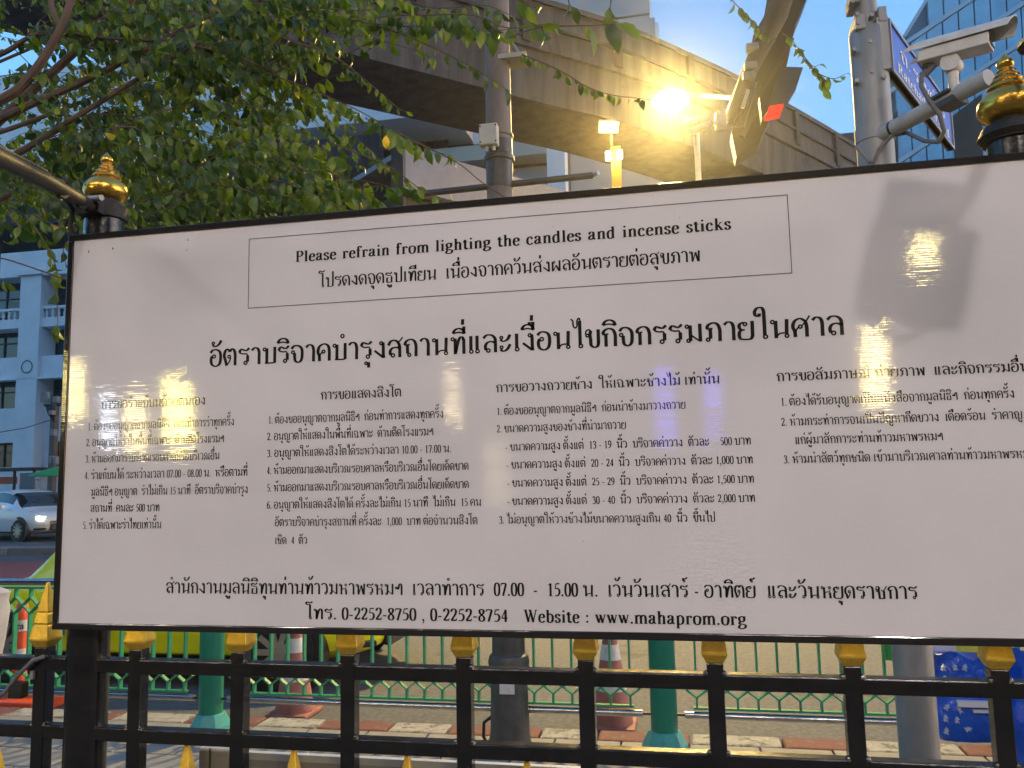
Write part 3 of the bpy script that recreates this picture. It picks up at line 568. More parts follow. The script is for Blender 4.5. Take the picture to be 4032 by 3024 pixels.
# ---------------------------------------------------------------- grey tower above the viaduct
gt = thing('grey_tower', 'plain pale grey tower block rising above the viaduct', 'building', (-8, 66, 0))
pbox('wall', 'tower', 1300, -900, 2576, 1900, 60, 14, gt)
pbox('lower_wing', 'tower', 2576, 66, 2616, 1900, 60.3, 13, gt); pbox('corner', 'bwhite', 2616, 86, 2630, 1900, 60.6, 12, gt)
for i in range(3): pbox('parapet_band', 'concdark', 1300, -60+i*190, 2560, -54+i*190, 59.93, .08, gt)
# dark block under the viaduct
db = thing('dark_block', 'dark shaded building behind the street lamp under the viaduct', 'building', (8, 70, 0))
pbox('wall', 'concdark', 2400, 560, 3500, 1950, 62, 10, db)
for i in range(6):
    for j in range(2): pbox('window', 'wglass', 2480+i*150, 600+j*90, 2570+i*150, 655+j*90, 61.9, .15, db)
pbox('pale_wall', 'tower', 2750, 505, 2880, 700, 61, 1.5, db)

# ---------------------------------------------------------------- glass tower at right
gl = thing('glass_tower', 'blue glass tower with slanting floor bands behind the blue street sign', 'building', (28, 74, 0))
GY = 70.
def GP(px, py, dy=0.): p = onY(px, py, GY); return Vector((p.x, GY+dy, p.z))
import itertools
poly = [(3648, -8), (3990, -560), (5400, -560), (5400, 1950), (3380, 1950), (3400, 640), (3560, 148)]
part('core', 'cwframe', gl, lambda b: b.prism([GP(*p, .6) for p in poly], (0, 14, 0)))
def inside(px, py):
    return px > 3400 + max(0, (640-py))*.325 + max(0, 148-py)*.28
# slanted bands: y = y0 - .66 (x - 3400)
bands = [120+i*150 for i in range(-1, 17)]
nx = [3400+i*62 for i in range(0, 13)]
panes = 0
for bi, y0 in enumerate(bands):
    for i, xa in enumerate(nx):
        sh = rnd.choice((0, 0, 12, -10))
        xb = xa+62
        ya, yb = y0-.66*(xa-3400), y0-.66*(xb-3400)
        c = ((xa+xb)/2, (ya+yb)/2+60)
        if not (-160 < c[1] < 760) or not inside(xa-0, ya+60): continue
        l = 20; tl = 6
        qd = [GP(xa+3+tl*0, ya+22), GP(xb-3, yb+22), GP(xb+4, yb+146), GP(xa+10, ya+146)]
        part('pane', 'curtainwall', gl, lambda b: b.prism(qd, (rnd.uniform(-.02, .02), .35, 0))); panes += 1
    xs, xe = 3400, 5200
    while not inside(xs, y0-.66*(xs-3400)+10) and xs < 5200: xs += 6
    if xs < 5000: part('floor_band', 'cwband', gl, lambda b: b.prism([GP(xs, y0-.66*(xs-3400), -.12), GP(xe, y0-.66*(xe-3400), -.12), GP(xe, y0-.66*(xe-3400)+18, -.12), GP(xs, y0-.66*(xs-3400)+18, -.12)], (0, .4, 0)))
part('edge_fin', 'cwband', gl, lambda b: b.prism([GP(3548, 152, -.3), GP(3980, -556, -.3), GP(3994, -556, -.3), GP(3562, 152, -.3)], (0, .5, 0)))
part('opening_shade', 'room', gl, lambda b: b.prism([GP(3746, 462, -.2), GP(3862, 372, -.2), GP(3868, 640, -.2), GP(3762, 660, -.2)], (0, .15, 0)))  # flat dark panel before the glass; the opening's shade is its colour
part('side_dark_strip', 'room', gl, lambda b: b.prism([GP(3498, 484, -.2), GP(3532, 435, -.2), GP(3535, 640, -.2), GP(3505, 640, -.2)], (0, .15, 0)))  # flat dark strip set in front of the glass
# ---------------------------------------------------------------- the notice board
SY = 1.3
sx0, sz0, sz1, sx1 = -1.089, 1.352, 2.064, .95
sg = thing('notice_board', 'large white printed notice board in black border fixed to the fence', 'sign', ((sx0+sx1)/2, SY, sz0))
part('panel', 'vinyl', sg, lambda b: b.box(((sx0+sx1)/2, SY+.008, (sz0+sz1)/2), (sx1-sx0-.018, .016, sz1-sz0-.018)))
BW = .0115
def strip(x0, z0, x1, z1): part('border', 'border', sg, lambda b: b.box(((x0+x1)/2, SY+.007, (z0+z1)/2), (x1-x0, .020, z1-z0)), bevel=.0015)
strip(sx0, sz1-BW, sx1, sz1); strip(sx0, sz0, sx1, sz0+BW); strip(sx0, sz0+BW+.0005, sx0+BW, sz1-BW-.0005); strip(sx1-BW, sz0+BW+.0005, sx1, sz1-BW-.0005)
# thin printed box
bx0, bx1, bz0, bz1 = -.725, .185, 1.904, 2.029
def rl(x0, z0, x1, z1): return [(x0, z0), (x1, z0), (x1, z1), (x0, z1)]
def printed(V, F, name, m='ink', y=SY-.0006, parent=None):
    me = bpy.data.meshes.new(name); o0 = wloc(parent or sg)
    me.from_pydata([(x-o0.x, y-o0.y, z-o0.z) for x, z in V], [], F); me.materials.append(M_[m]); me.update()
    import bmesh
    bm = bmesh.new(); bm.from_mesh(me)
    for f in bm.faces:
        if f.normal.y > 0: f.normal_flip()
    bm.to_mesh(me); bm.free()
    o = bpy.data.objects.new(name, me); COL.objects.link(o); o.parent = parent or sg; return o
V, F = [], []
for r_ in ((bx0, bz0, bx1, bz0+.001), (bx0, bz1-.001, bx1, bz1), (bx0, bz0, bx0+.001, bz1), (bx1-.001, bz0, bx1, bz1)):
    b0 = len(V); V += rl(*r_); F.append((b0, b0+1, b0+2, b0+3))
printed(V, F, 'outline')
def line(text, pl, pr, hpx, bold, prefix=None, lk=1.12):
    a = onY(pl[0], pl[1], SY); b = onY(pr[0], pr[1], SY); W = b.x-a.x
    hh = abs(onY(pl[0], pl[1]-hpx, SY).z - a.z)
    V, F, _ = text_mesh(text, hh, bold, W, prefix, lk)
    z = (a.z+b.z)/2
    printed([(a.x+x, z+y) for x, y in V], F, 'lettering')
def Z(o, s, p): return (o[0]+p[0]*s, o[1]+p[1]*s)
line('Please refrain from lighting the candles and incense sticks', (1162, 1032), (2878, 904), 43, True, None, 1.)
line('โปรดงดจุดธูปเทียน  เนื่องจากควันส่งผลอันตรายต่อสุขภาพ', (1258, 1132), (2760, 1029), 40, True)
line('อัตราบริจาคบำรุงสถานที่และเงื่อนไขกิจกรรมภายในศาล', (826, 1443), (3328, 1319), 65, True)
o, s = (200, 1450), .4822
def L1(t, a, b, h=26, bold=False, prefix=None): line(t, Z(o, s, a), Z(o, s, b), h, bold, prefix)
L1('การขอรำแก้บนด้วยตนเอง', (415, 330), (1265, 297), 29, True)
L1('1. ต้องขออนุญาตจากมูลนิธิฯ  ก่อนทำการรำทุกครั้ง', (303, 508), (1500, 468))
L1('2. อนุญาตให้รำในพื้นที่เฉพาะ  ด้านติดโรงแรมฯ', (290, 640), (1418, 602))
L1('3. ห้ามออกมารำบริเวณรอบศาลหรือบริเวณอื่น', (283, 773), (1380, 742))
L1('4. รำแก้บนได้ ระหว่างเวลา 07.00 - 08.00 น.  หรือตามที่', (277, 905), (1608, 880))
L1('มูลนิธิฯ อนุญาต  รำไม่เกิน 15 นาที  อัตราบริจาคบำรุง', (330, 1040), (1612, 1022))
L1('สถานที่  คนละ 500 บาท', (325, 1173), (890, 1168))
L1('5. รำได้เฉพาะรำไทยเท่านั้น', (262, 1312), (905, 1308))
o = (1000, 1450)
L1('การขอแสดงสิงโต', (548, 255), (1205, 232), 30, True)
L1('1. ต้องขออนุญาตจากมูลนิธิฯ  ก่อนทำการแสดงทุกครั้ง', (118, 452), (1550, 405))
L1('2. อนุญาตให้แสดงในพื้นที่เฉพาะ  ด้านติดโรงแรมฯ', (108, 588), (1468, 548))
L1('3. อนุญาตให้แสดงสิงโตได้ระหว่างเวลา 10.00 - 17.00 น.', (108, 727), (1612, 685))
L1('4. ห้ามออกมาแสดงบริเวณรอบศาลหรือบริเวณอื่นโดยเด็ดขาด', (106, 868), (1755, 827))
L1('5. ห้ามออกมาแสดงบริเวณรอบศาลหรือบริเวณอื่นโดยเด็ดขาด', (106, 1010), (1757, 975))
L1('6. อนุญาตให้แสดงสิงโตได้ ครั้งละไม่เกิน 15 นาที  ไม่เกิน  15 คน', (106, 1152), (1858, 1118))
L1('อัตราบริจาคบำรุงสถานที่ ครั้งละ  1,000  บาท ต่อจำนวนสิงโต', (172, 1295), (1828, 1268))
L1('เชิด  4  ตัว', (172, 1438), (437, 1432))
o, s = (1900, 1400), .5118
L1('การขอวางถวายช้าง  ให้เฉพาะช้างไม้ เท่านั้น', (107, 283), (1828, 215), 30, True)
L1('1. ต้องขออนุญาตจากมูลนิธิฯ  ก่อนนำช้างมาวางถวาย', (110, 458), (1565, 408), 26)
L1('2. ขนาดความสูงของช้างที่นำมาถวาย', (110, 593), (1107, 563), 26)
for k_, (rng, pr_, a, b) in enumerate((('13 - 19', '   500', (175, 728), (2068, 690)), ('20 - 24', '1,000', (183, 865), (2083, 835)), ('25 - 29', '1,500', (190, 1005), (2092, 983)), ('30 - 40', '2,000', (190, 1143), (2100, 1133)))):
    L1('- ขนาดความสูง ตั้งแต่  %s  นิ้ว  บริจาคค่าวาง  ตัวละ %s บาท' % (rng, pr_), a, b, 26)
L1('3. ไม่อนุญาตให้วางช้างไม้ขนาดความสูงเกิน 40  นิ้ว  ขึ้นไป', (128, 1288), (1792, 1282), 26)
o, s = (3000, 1350), .4665
t4 = 'การขอสัมภาษณ์ ถ่ายภาพ  และกิจกรรมอื่'; L1(t4+'นๆ', (128, 322), (2175, 245), 32, True, len(t4))
L1('1. ต้องได้รับอนุญาตเป็นหนังสือจากมูลนิธิฯ  ก่อนทุกครั้ง', (160, 530), (2135, 465), 28)
L1('2. ห้ามกระทำการจนเป็นปัญหากีดขวาง  เดือดร้อน  รำคาญ', (163, 692), (2205, 650), 28)
L1('แก่ผู้มาสักการะท่านท้าวมหาพรหมฯ', (280, 852), (1533, 825), 28)
t4 = '3. ห้ามนำสัตว์ทุกชนิด เข้ามาบริเวณศาลท่านท้าวมหาพรห'; L1(t4+'มฯ', (185, 1018), (2200, 972), 28, False, len(t4))
line('สำนักงานมูลนิธิทุนท่านท้าวมหาพรหมฯ  เวลาทำการ  07.00  -  15.00 น.  เว้นวันเสาร์ - อาทิตย์  และวันหยุดราชการ', (654, 2336), (3616, 2358), 42, True)
line('โทร. 0-2252-8750 , 0-2252-8754   Website : www.mahaprom.org', (1206, 2439), (2939, 2460), 42, True)
# specks of dirt on the film
V, F = [], []
for (px, py, r) in ((350, 992, .003), (445, 978, .003), (741, 945, .0026), (735, 984, .0022), (1250, 895, .001), (2655, 838, .001), (2676, 858, .0012), (2178, 892, .0012), (420, 1200, .001), (960, 1020, .001), (2296, 2130, .001), (385, 1920, .0012)):
    c = onY(px, py, SY); b0 = len(V)
    for j in range(7): a = j*2*PI/7; q = r*rnd.uniform(.35, 1); V.append((c.x+.6*q*math.cos(a), c.z+q*math.sin(a)*1.3))
    F.append(tuple(range(b0, b0+7)))
printed(V, F, 'dirt_specks')

# ---------------------------------------------------------------- fence
FYF = 1.335; BT = .0125                      # front face of the fence, half bar
FY = FYF+BT
fe = thing('fence', 'black painted steel fence with gold spear tips under the notice board', 'fence', (0, FY, 0))
rt1 = onY(2016, 2636, FYF).z; rt2 = onY(2016, 2936, FYF).z   # top edges of the two rails
def rail(zt): return part('rail', 'blackpaint', fe, lambda b: b.box((0, FY, zt-.012), (5.0, .0235, .024)), bevel=.0025)
rail(rt1); rail(rt2); rail(.32); rail(.14)
bxs = [onY(x, 2640, FYF).x for x in (155, 529, 933, 1367, 1823, 2306, 2816, 3358, 3938)]
step = (bxs[-1]-bxs[0])/8
allx = [bxs[0]-step*i for i in range(6, 0, -1)] + bxs + [bxs[-1]+step*i for i in range(1, 7)]
Hb = rt1+.017-.05
bsrc = MB().box((0, 0, .05+Hb/2), (2*BT, 2*BT, Hb)).build('bar', M_['blackpaint'], fe, bevel=.002, local=True)
gsrc = MB().lathe([(.0118, .0165), (.0132, .018), (.0194, .030), (.0194, .033), (.0156, .055), (.0144, .0565), (.0144, .0585), (.0152, .060), (.0124, .076), (.0113, .0775), (.0113, .0795), (.0118, .081), (.0026, .130), (.0012, .1325)], (0, 0, 0), sq=True).build('spear_tip', M_['gold'], fe, bevel=.0012, local=True)
for i, x in enumerate(allx):
    b_ = bsrc if i == 0 else share(bsrc, 'bar', fe); b_.location = (x, 0, 0)
    g_ = gsrc if i == 0 else share(gsrc, 'spear_tip', fe); g_.location = (x, 0, rt1)
    # weld beads where rail and bar meet
tz = onY(735, 2936, FYF).z
ssrc = None
for i in range(len(allx)-1):
    if i == 6: continue
    xm = (allx[i]+allx[i+1])/2
    if ssrc is None:
        ssrc = MB().box((0, 0, (.14+tz-.14)/2), (.02, .02, tz-.28)).build('short_bar', M_['blackpaint'], fe, bevel=.002, local=True); a = ssrc
        s2 = MB().lathe([(.0105, -.13), (.0195, -.11), (.0138, -.06), (.0035, -.003), (.0012, 0)], (0, 0, 0), sq=True).build('short_spear_tip', M_['gold'], fe, bevel=.0012, local=True); c = s2
    else: a = share(ssrc, 'short_bar', fe); c = share(s2, 'short_spear_tip', fe)
    a.location = (xm, .0, 0); c.location = (xm, 0, tz)
wb_ = MB()
for x in allx:
    for zt in (rt1, rt2):
        for sg_ in (-1, 1):
            wb_.lathe([(.0015, -.004), (.0055, -.002), (.0045, .003), (.001, .006)], (x+sg_*(BT+.001), FYF+.004, zt), 6)
wb_.build('weld_beads', M_['blackpaint'], fe, smooth=True, kind='stuff')

# gate posts with gold finials
def finial(b, c, s):
    b.lathe([(0.3*s, 0), (.62*s, .04*s), (.86*s, .2*s), (1.0*s, .48*s), (.95*s, .78*s), (.78*s, 1.0*s), (.60*s, 1.10*s), (.58*s, 1.16*s), (.66*s, 1.2*s), (.62*s, 1.29*s), (.5*s, 1.34*s), (.48*s, 1.39*s), (.53*s, 1.43*s), (.48*s, 1.51*s), (.38*s, 1.55*s), (.36*s, 1.6*s), (.41*s, 1.64*s), (.36*s, 1.71*s), (.28*s, 1.75*s), (.27*s, 1.8*s), (.31*s, 1.83*s), (.26*s, 1.9*s), (.2*s, 1.96*s), (.26*s, 2.03*s), (.27*s, 2.14*s), (.2*s, 2.27*s), (.1*s, 2.38*s), (.01*s, 2.5*s)], c, 32)
PYF = 1.354
def gatepost(label, cx, ztop, zbulb, s):
    t = thing('gate_post', label, 'fence post', (cx, PYF, 0), 'black posts with gold finials along the fence')
    part('shaft', 'blackpaint', t, lambda b: b.lathe([(.036, 0), (.036, ztop)], (cx, PYF, 0), 24), smooth=True)
    part('collar', 'dblack', t, lambda b: b.lathe([(.036, ztop-.028), (.041, ztop-.026), (.041, ztop-.001), (.03, ztop+.004), (.028, zbulb+.003)], (cx, PYF, 0), 20), smooth=True)
    part('finial', 'goldsmooth', t, lambda b: finial(b, (cx, PYF, zbulb), s), smooth=True)
    return t
c0 = onY(335, 2500, PYF); c1 = onY(430, 800, PYF)
lp = gatepost('black post with gold finial behind the top left corner of the notice board', (c0.x+c1.x)/2, onY(430, 815, PYF).z, onY(430, 797, PYF).z, .0405)
c1 = onY(3962, 480, PYF)
rp = gatepost('black post with gold finial above the right end of the notice board', c1.x+.006, onY(3962, 500, PYF).z, onY(3962, 485, PYF).z, .0455)
part('base_ring', 'dblack', rp, lambda b: b.lathe([(.042, 0), (.048, .008), (.042, .022)], (c1.x+.006, PYF, onY(3962, 510, PYF).z-.02), 20), smooth=True)
# black arm of a spotlight, held by the left post
lpx = lp.location.x; lz = onY(430, 815, PYF).z
arm = thing('lamp_arm', 'black tubular lamp arm clamped to the left post running up out of frame', 'lamp bracket', (lpx, PYF, lz))
A0 = Vector((lpx, PYF-.03, lz-.012)); A1 = onY(185, 715, 1.12); A2 = onY(0, 622, .96); A3 = A2+(A2-A1)*1.6
part('tube', 'dblack', arm, lambda b: b.tube([A0, A1, A2, A3], .0125, 12), smooth=True)
part('clamp', 'dblack', arm, lambda b: (b.box(A0+Vector((0, -.005, 0)), (.05, .03, .03)), b.tube([A0+Vector((-.01, -.02, .004)), A0+Vector((.035, -.03, .002))], .006, 8)))
part('bolt', 'galv', arm, lambda b: b.tube([A0+Vector((.0, -.02, .012)), A0+Vector((.042, -.034, .006))], .0055, 8))
part('cable', 'dblack', arm, lambda b: b.tube([A3+Vector((0, 0, .015)), A2+Vector((0, -.006, .014)), A1+Vector((0, -.004, .015)), A0+Vector((-.03, -.02, -.004)), A0+Vector((-.038, -.015, -.04)), A0+Vector((-.02, -.01, -.075)), A0+Vector((0.0, .005, -.1))], .0042, 8), smooth=True)
for t_ in (.35, .75): part('cable_tie', 'dblack', arm, lambda b: b.tube([A0.lerp(A1, t_)+Vector((-.002, 0, 0)), A0.lerp(A1, t_)+Vector((.004, 0, .001))], .0175, 10))
# lamp head at the far end of the arm (out of frame, casts the pale shape on the board)
def spot(t, c, aim, s=.09, dz=.0):
    R = (Vector(aim)-Vector(c)).to_track_quat('Y', 'Z').to_matrix()
    part('lamp_housing', 'dblack', t, lambda b: b.box(c, (s*1.3, .05, s), R=R), bevel=.006)
    part('lamp_yoke', 'dblack', t, lambda b: b.tube([Vector(c)+R@Vector((.0+s*.5*math.cos(a), .0, -s*.5-.032*math.sin(a))) for a in [i*PI/8 for i in range(9)]], .004, 6))

# pale banner and box behind the lower fence
bn = thing('lilac_banner', 'pale lilac banner tied behind the lower part of the fence', 'banner', (-.2, 1.42, .4))
bl, br = onY(960, 2962, 1.42), onY(2330, 3010, 1.42)
part('sheet', 'banner', bn, lambda b: b.box(((bl.x+br.x)/2, 1.425, bl.z-.4), (br.x-bl.x, .006, .8)))
part('hem', 'whiteprint', bn, lambda b: b.box(((bl.x+br.x)/2, 1.42, bl.z-.004), (br.x-bl.x, .012, .012)))
wbx = thing('white_box', 'white painted cabinet edge below the lower rail beside the banner', 'cabinet', (-.8, 1.45, .3))
cl, cr = onY(770, 2950, 1.43), onY(905, 2950, 1.43)
part('body', 'camwhite', wbx, lambda b: b.box(((cl.x+cr.x)/2, 1.47, cl.z-.4), (cr.x-cl.x, .06, .8)), bevel=.003)
part('seam', 'cable', wbx, lambda b: b.box((cl.x+(cr.x-cl.x)*.35, 1.4385, cl.z-.4), (.003, .002, .8)))

# padlock and hose at the left end
pk = thing('tool_pouch', 'small black box hanging by a twisted cord at far left of the fence', 'box', onY(75, 2710, FYF-.0)[:])
part('pouch', 'dblack', pk, lambda b: b.box(onY(72, 2715, FYF-.005), (.028, .018, .028)), bevel=.002)
part('cord', 'cable', pk, lambda b: b.tube([onY(-60, 2780, FYF-.01), onY(20, 2725, FYF-.01), onY(70, 2660, FYF-.012), onY(130, 2600, FYF-.012), onY(175, 2585, FYF-.005)], .004, 8), smooth=True)
part('latch', 'galv', pk, lambda b: b.box(onY(128, 2658, FYF-.004), (.006, .006, .014)))
nz_ = thing('stone_ornament', 'pale stone ornament edge at far left above the fence rail', 'ornament', onY(-30, 2400, 1.5)[:])
part('body', 'camwhite', nz_, lambda b: b.lathe([(.012, -.1), (.018, -.06), (.024, -.0), (.02, .02), (.024, .035), (.006, .045)], onY(-12, 2400, 1.5), 16), smooth=True)

# ---------------------------------------------------------------- street furniture by the kerb
GYL = 5.042
def gpost(label, cx, top=2.6):
    t = thing('green_post', label, 'post', (cx, GYL, 0), 'green posts with flared feet on the pavement')
    part('shaft', 'greenpost', t, lambda b: b.tube([(cx, GYL, .12), (cx, GYL, top)], .077, 24), smooth=True)
    part('foot', 'teal', t, lambda b: b.lathe([(.135, .012), (.13, .06), (.092, .13), (.08, .135)], (cx, GYL, 0), 8))
    for s_ in (-1, 1): part('bracket', 'blackplastic', t, lambda b: b.tube([(cx+s_*.07, GYL, .222), (cx+s_*.14, GYL, .222)], .008, 8))
    return t
gx1, gx2 = onZ(838, 2885, .0).x, onZ(2612, 2955, 0).x
gx1 = onY(832, 2700, GYL).x; gx2 = onY(2610, 2700, GYL).x
gpost('green post with teal flared foot near the yellow taxi wheel', gx1, 2.2); gpost('green post with teal flared foot right of the tall black pole', gx2, 2.2)
gpost('green post with flared foot at far right end of the barrier', gx2+(gx2-gx1), 2.2)['label'] = 'green post with flared foot behind the blue bags at right'
# barrier panels
BPC = {}
def barrier(label, x0, x1):
    t = thing('barrier_panel', label, 'barrier', (x0, GYL, 0), 'green pedestrian barrier panels along the kerb')
    for z, r in ((.222, .02), (.955, .024)): part('tube', 'chrome', t, lambda b: b.tube([(x0, GYL, z), (x1, GYL, z)], r, 14), smooth=True)
    for z in (.262, .915): part('strap', 'green', t, lambda b: b.box(((x0+x1)/2, GYL, z), (x1-x0-.1, .03, .012)))
    n = max(2, round((x1-x0-.1)/.118)); sp = (x1-x0-.14)/n; w_ = .009
    def piece(nm, key, V, F_, x):
        if key not in BPC: BPC[key] = MB().add(V, F_).build(nm, M_['green'], t, local=True); o = BPC[key]
        else: o = share(BPC[key], nm, t)
        o.location = (x-x0, 0, 0)
    def pr(x0_, z0_, x1_, z1_, hw, hd):
        b = MB().prism([(x0_-hw, -hd, z0_), (x0_+hw, -hd, z0_), (x1_+hw, -hd, z1_), (x1_-hw, -hd, z1_)], (0, 2*hd, 0)); return b.v, b.f
    for k in range(n+1):
        x = x0+.07+k*sp; h_ = sp/2
        for key, (z0_, z1_) in (('u1', (.405, .745)), ('u2', (.268, .320)), ('u3', (.855, .909))):
            piece('upright', key, *pr(0, z0_, 0, z1_, .006, .0175), x)
        for sg_ in (-1, 1):
            for key, (xa, za, xb, zb_) in (('b1', (0, .320, h_, .3625)), ('b2', (h_, .3625, 0, .405)), ('b3', (0, .745, h_, .80)), ('b4', (h_, .80, 0, .855))):
                piece('brace', key+str(sg_)+str(round(sp, 4)), *pr(xa*sg_, za, xb*sg_, zb_, .0065, .0165+.0004*sg_), x)
    return t
barrier('green barrier panel in front of the yellow taxi, left of the green post', gx1-2.75, gx1-.12)
barrier('green barrier panel behind the black pole between two green posts', gx1+.12, gx2-.12)
barrier('green barrier panel at right running behind the grey pole', gx2+.12, gx2*2-gx1-.12)

# tall dark pole with junction box
bp = onZ(2010, 2948, 0); BX, BYP = bp.x, bp.y
dp = thing('dark_pole', 'tall dark pole with beige junction box standing behind the notice board', 'pole', (BX, BYP, 0))
def pz(py): return onY(1960, py, BYP).z
part('base', 'poledark', dp, lambda b: b.lathe([(.132, 0), (.118, .1), (.108, .45), (.106, pz(2610)-.03), (.122, pz(2610)-.02), (.125, pz(2600)), (.115, pz(2590)+.02), (.1, pz(2590)+.03), (.098, pz(2480)), (.09, pz(800))], (BX, BYP, 0), 28), smooth=True)
part('shaft', 'polebrown', dp, lambda b: b.lathe([(.083, pz(800)), (.083, pz(745))], (BX, BYP, 0), 24), smooth=True)
part('lower_sleeve', 'poledark', dp, lambda b: b.lathe([(.086, pz(745)), (.088, pz(640)), (.099, pz(638)), (.1, pz(622)), (.088, pz(615)), (.0865, pz(560))], (BX, BYP, 0), 24), smooth=True)
part('upper_shaft', 'polebrown', dp, lambda b: b.lathe([(.0865, pz(560)), (.086, pz(545)), (.094, pz(543)), (.094, pz(533)), (.084, pz(528)), (.080, pz(-300))], (BX, BYP, 0), 24), smooth=True)
jb = onY(1925, 530, BYP-.13); 
part('junction_box', 'box', dp, lambda b: b.box((jb.x+.0, BYP-.125, (pz(528)+pz(598))/2), (.118, .07, pz(528)-pz(598)+.02)), bevel=.008)
for s1 in (-1, 1):
    for s2_ in (-1, 1): part('screw', 'blackplastic', dp, lambda b: b.tube([(jb.x+s1*.05, BYP-.163, (pz(528)+pz(598))/2+s2_*.052), (jb.x+s1*.05, BYP-.159, (pz(528)+pz(598))/2+s2_*.052)], .006, 8))
    part('cable_gland', 'box', dp, lambda b: b.tube([(jb.x+s1*.022+.005, BYP-.12, pz(598)-.01), (jb.x+s1*.022+.005, BYP-.12, pz(598)-.04)], .012, 8))
pl_, pr_ = onY(1615, 768, BYP), onY(2335, 690, BYP)
for q, r0 in ((pl_, .021), (pr_, .021)):
    part('cross_arm', 'poledark', dp, lambda b: b.tube([(BX, BYP, (pl_.z+pr_.z)/2), (q.x, BYP+(.0), q.z)], r0, 12), smooth=True)
    part('arm_tip', 'chrome', dp, lambda b: b.tube([(q.x, BYP, q.z), (q.x+(.035 if q is pr_ else -.0), BYP-.02, q.z+.004)], .014, 8))
part('notice_sticker', 'band', dp, lambda b: b.box((BX+.012, BYP-.124, .42), (.088, .012, .15)))
part('cable_loop', 'blackplastic', dp, lambda b: b.tube([(BX-.12, BYP-.02, 0), (BX-.16, BYP-.02, .07), (BX-.155, BYP-.02, .15), (BX-.1, BYP-.02, .19)], .01, 8), smooth=True)
# sign bracket high on the pole
sb = thing('flat_lamp', 'flat rectangular lamp head bracketed to the dark pole above', 'lamp', onY(2020, 230, BYP)[:])
part('housing', 'cream', sb, lambda b: b.box(onY(2022, 240, BYP), (.19, .16, .03)))
part('strut', 'galv', sb, lambda b: b.tube([onY(1990, 130, BYP), onY(2065, 245, BYP)], .012, 8))

# ---------------------------------------------------------------- galvanised pole with camera and street sign
GP0 = 3.2
gb = onY(3618, 2750, GP0); gt_ = onY(3422, 400, GP0)
gpx = (gb.x+gt_.x)/2 - .0
cp = thing('galvanised_pole', 'grey galvanised pole carrying a security camera arm and blue street sign', 'pole', (gpx, GP0, 0))
def gz(py, px=3430): return onY(px, py, GP0).z
part('shaft', 'galv', cp, lambda b: b.tube([(gpx, GP0, 0), (gpx, GP0, gz(330))], .066, 28), smooth=True)
part('upper_shaft', 'galv', cp, lambda b: b.lathe([(.066, gz(330)), (.0665, gz(135)), (.06, gz(122)), (.05, gz(118)), (.0425, gz(112)), (.0425, gz(-260))], (gpx, GP0, 0), 28), smooth=True)
part('band', 'galv', cp, lambda b: b.lathe([(.0665, gz(565)), (.070, gz(564)), (.070, gz(512)), (.0665, gz(511))], (gpx, GP0, 0), 28), smooth=True)
for (px, py) in ((3364, 198), (3372, 320), (3425, 165), (3434, 284), (3480, 306), (3355, 8), (3375, 60), (3378, 92), (3432, 62)):
    q = onY(px, py, GP0-.06); part('bolt', 'galv', cp, lambda b: b.tube([q+Vector((0, .03, 0)), q+Vector((0, -.01, 0))], .0085, 6))
part('upper_bracket', 'galv', cp, lambda b: (b.box((gpx-.035, GP0, gz(112)), (.035, .13, .06)), b.box((gpx+.045, GP0, gz(90)), (.03, .12, .06)), b.box((gpx-.045, GP0, gz(5)), (.03, .11, .05))), bevel=.003)
ca = onY(3462, 535, GP0-.04); cb = onY(3895, 305, GP0-.42)
part('camera_arm', 'armgrey', cp, lambda b: b.tube([ca, cb], .0285, 20), smooth=True)
def AL(t): return ca.lerp(cb, t)
part('arm_clamp', 'poledark', cp, lambda b: (b.bar(AL(.58)+Vector((0, 0, .012)), AL(.74)+Vector((0, 0, .012)), .085, .008), b.bar(AL(.6)-Vector((0, 0, .02)), AL(.76)-Vector((0, 0, .02)), .075, .02)))
part('arm_strap', 'blackplastic', cp, lambda b: b.tube([AL(.135), AL(.155)], .0305, 16))
part('arm_hole', 'blackplastic', cp, lambda b: b.tube([AL(.8)+Vector((0, -.0275, 0)), AL(.8)+Vector((0, -.0292, 0))], .006, 10))
part('stay', 'galv', cp, lambda b: b.tube([onY(3370, 575, GP0-.07), onY(3425, 640, GP0-.08)], .008, 6))
# camera
cy_ = AL(.7).y
cc = thing('security_camera', 'white weathered bullet security camera on the arm of the grey pole', 'camera', onY(3755, 230, cy_)[:])
c0_ = onY(3612, 222, cy_+.03); c1_ = onY(3958, 128, cy_-.10)
ax = (c1_-c0_).normalized(); rt_ = ax.cross(Vector((0, 0, 1))).normalized(); up_ = rt_.cross(ax)
Lc = (c1_-c0_).length
def CP(a, r, u_): return c0_ + ax*a + rt_*r + up_*u_
bodyp = [(-.042, -.038), (.042, -.038), (.042, .002), (-.042, .002)]
part('body', 'camwhite', cc, lambda b: b.prism([CP(.01, r, u_) for r, u_ in bodyp], ax*(Lc-.05)), bevel=.004)
hood = []; n_ = 10
for k in range(n_+1): a = PI*k/n_; hood.append((-.052*math.cos(a), .002+.042*math.sin(a)))
hin = [(r*.93, (u_-.002)*.93+.002) for r, u_ in hood]
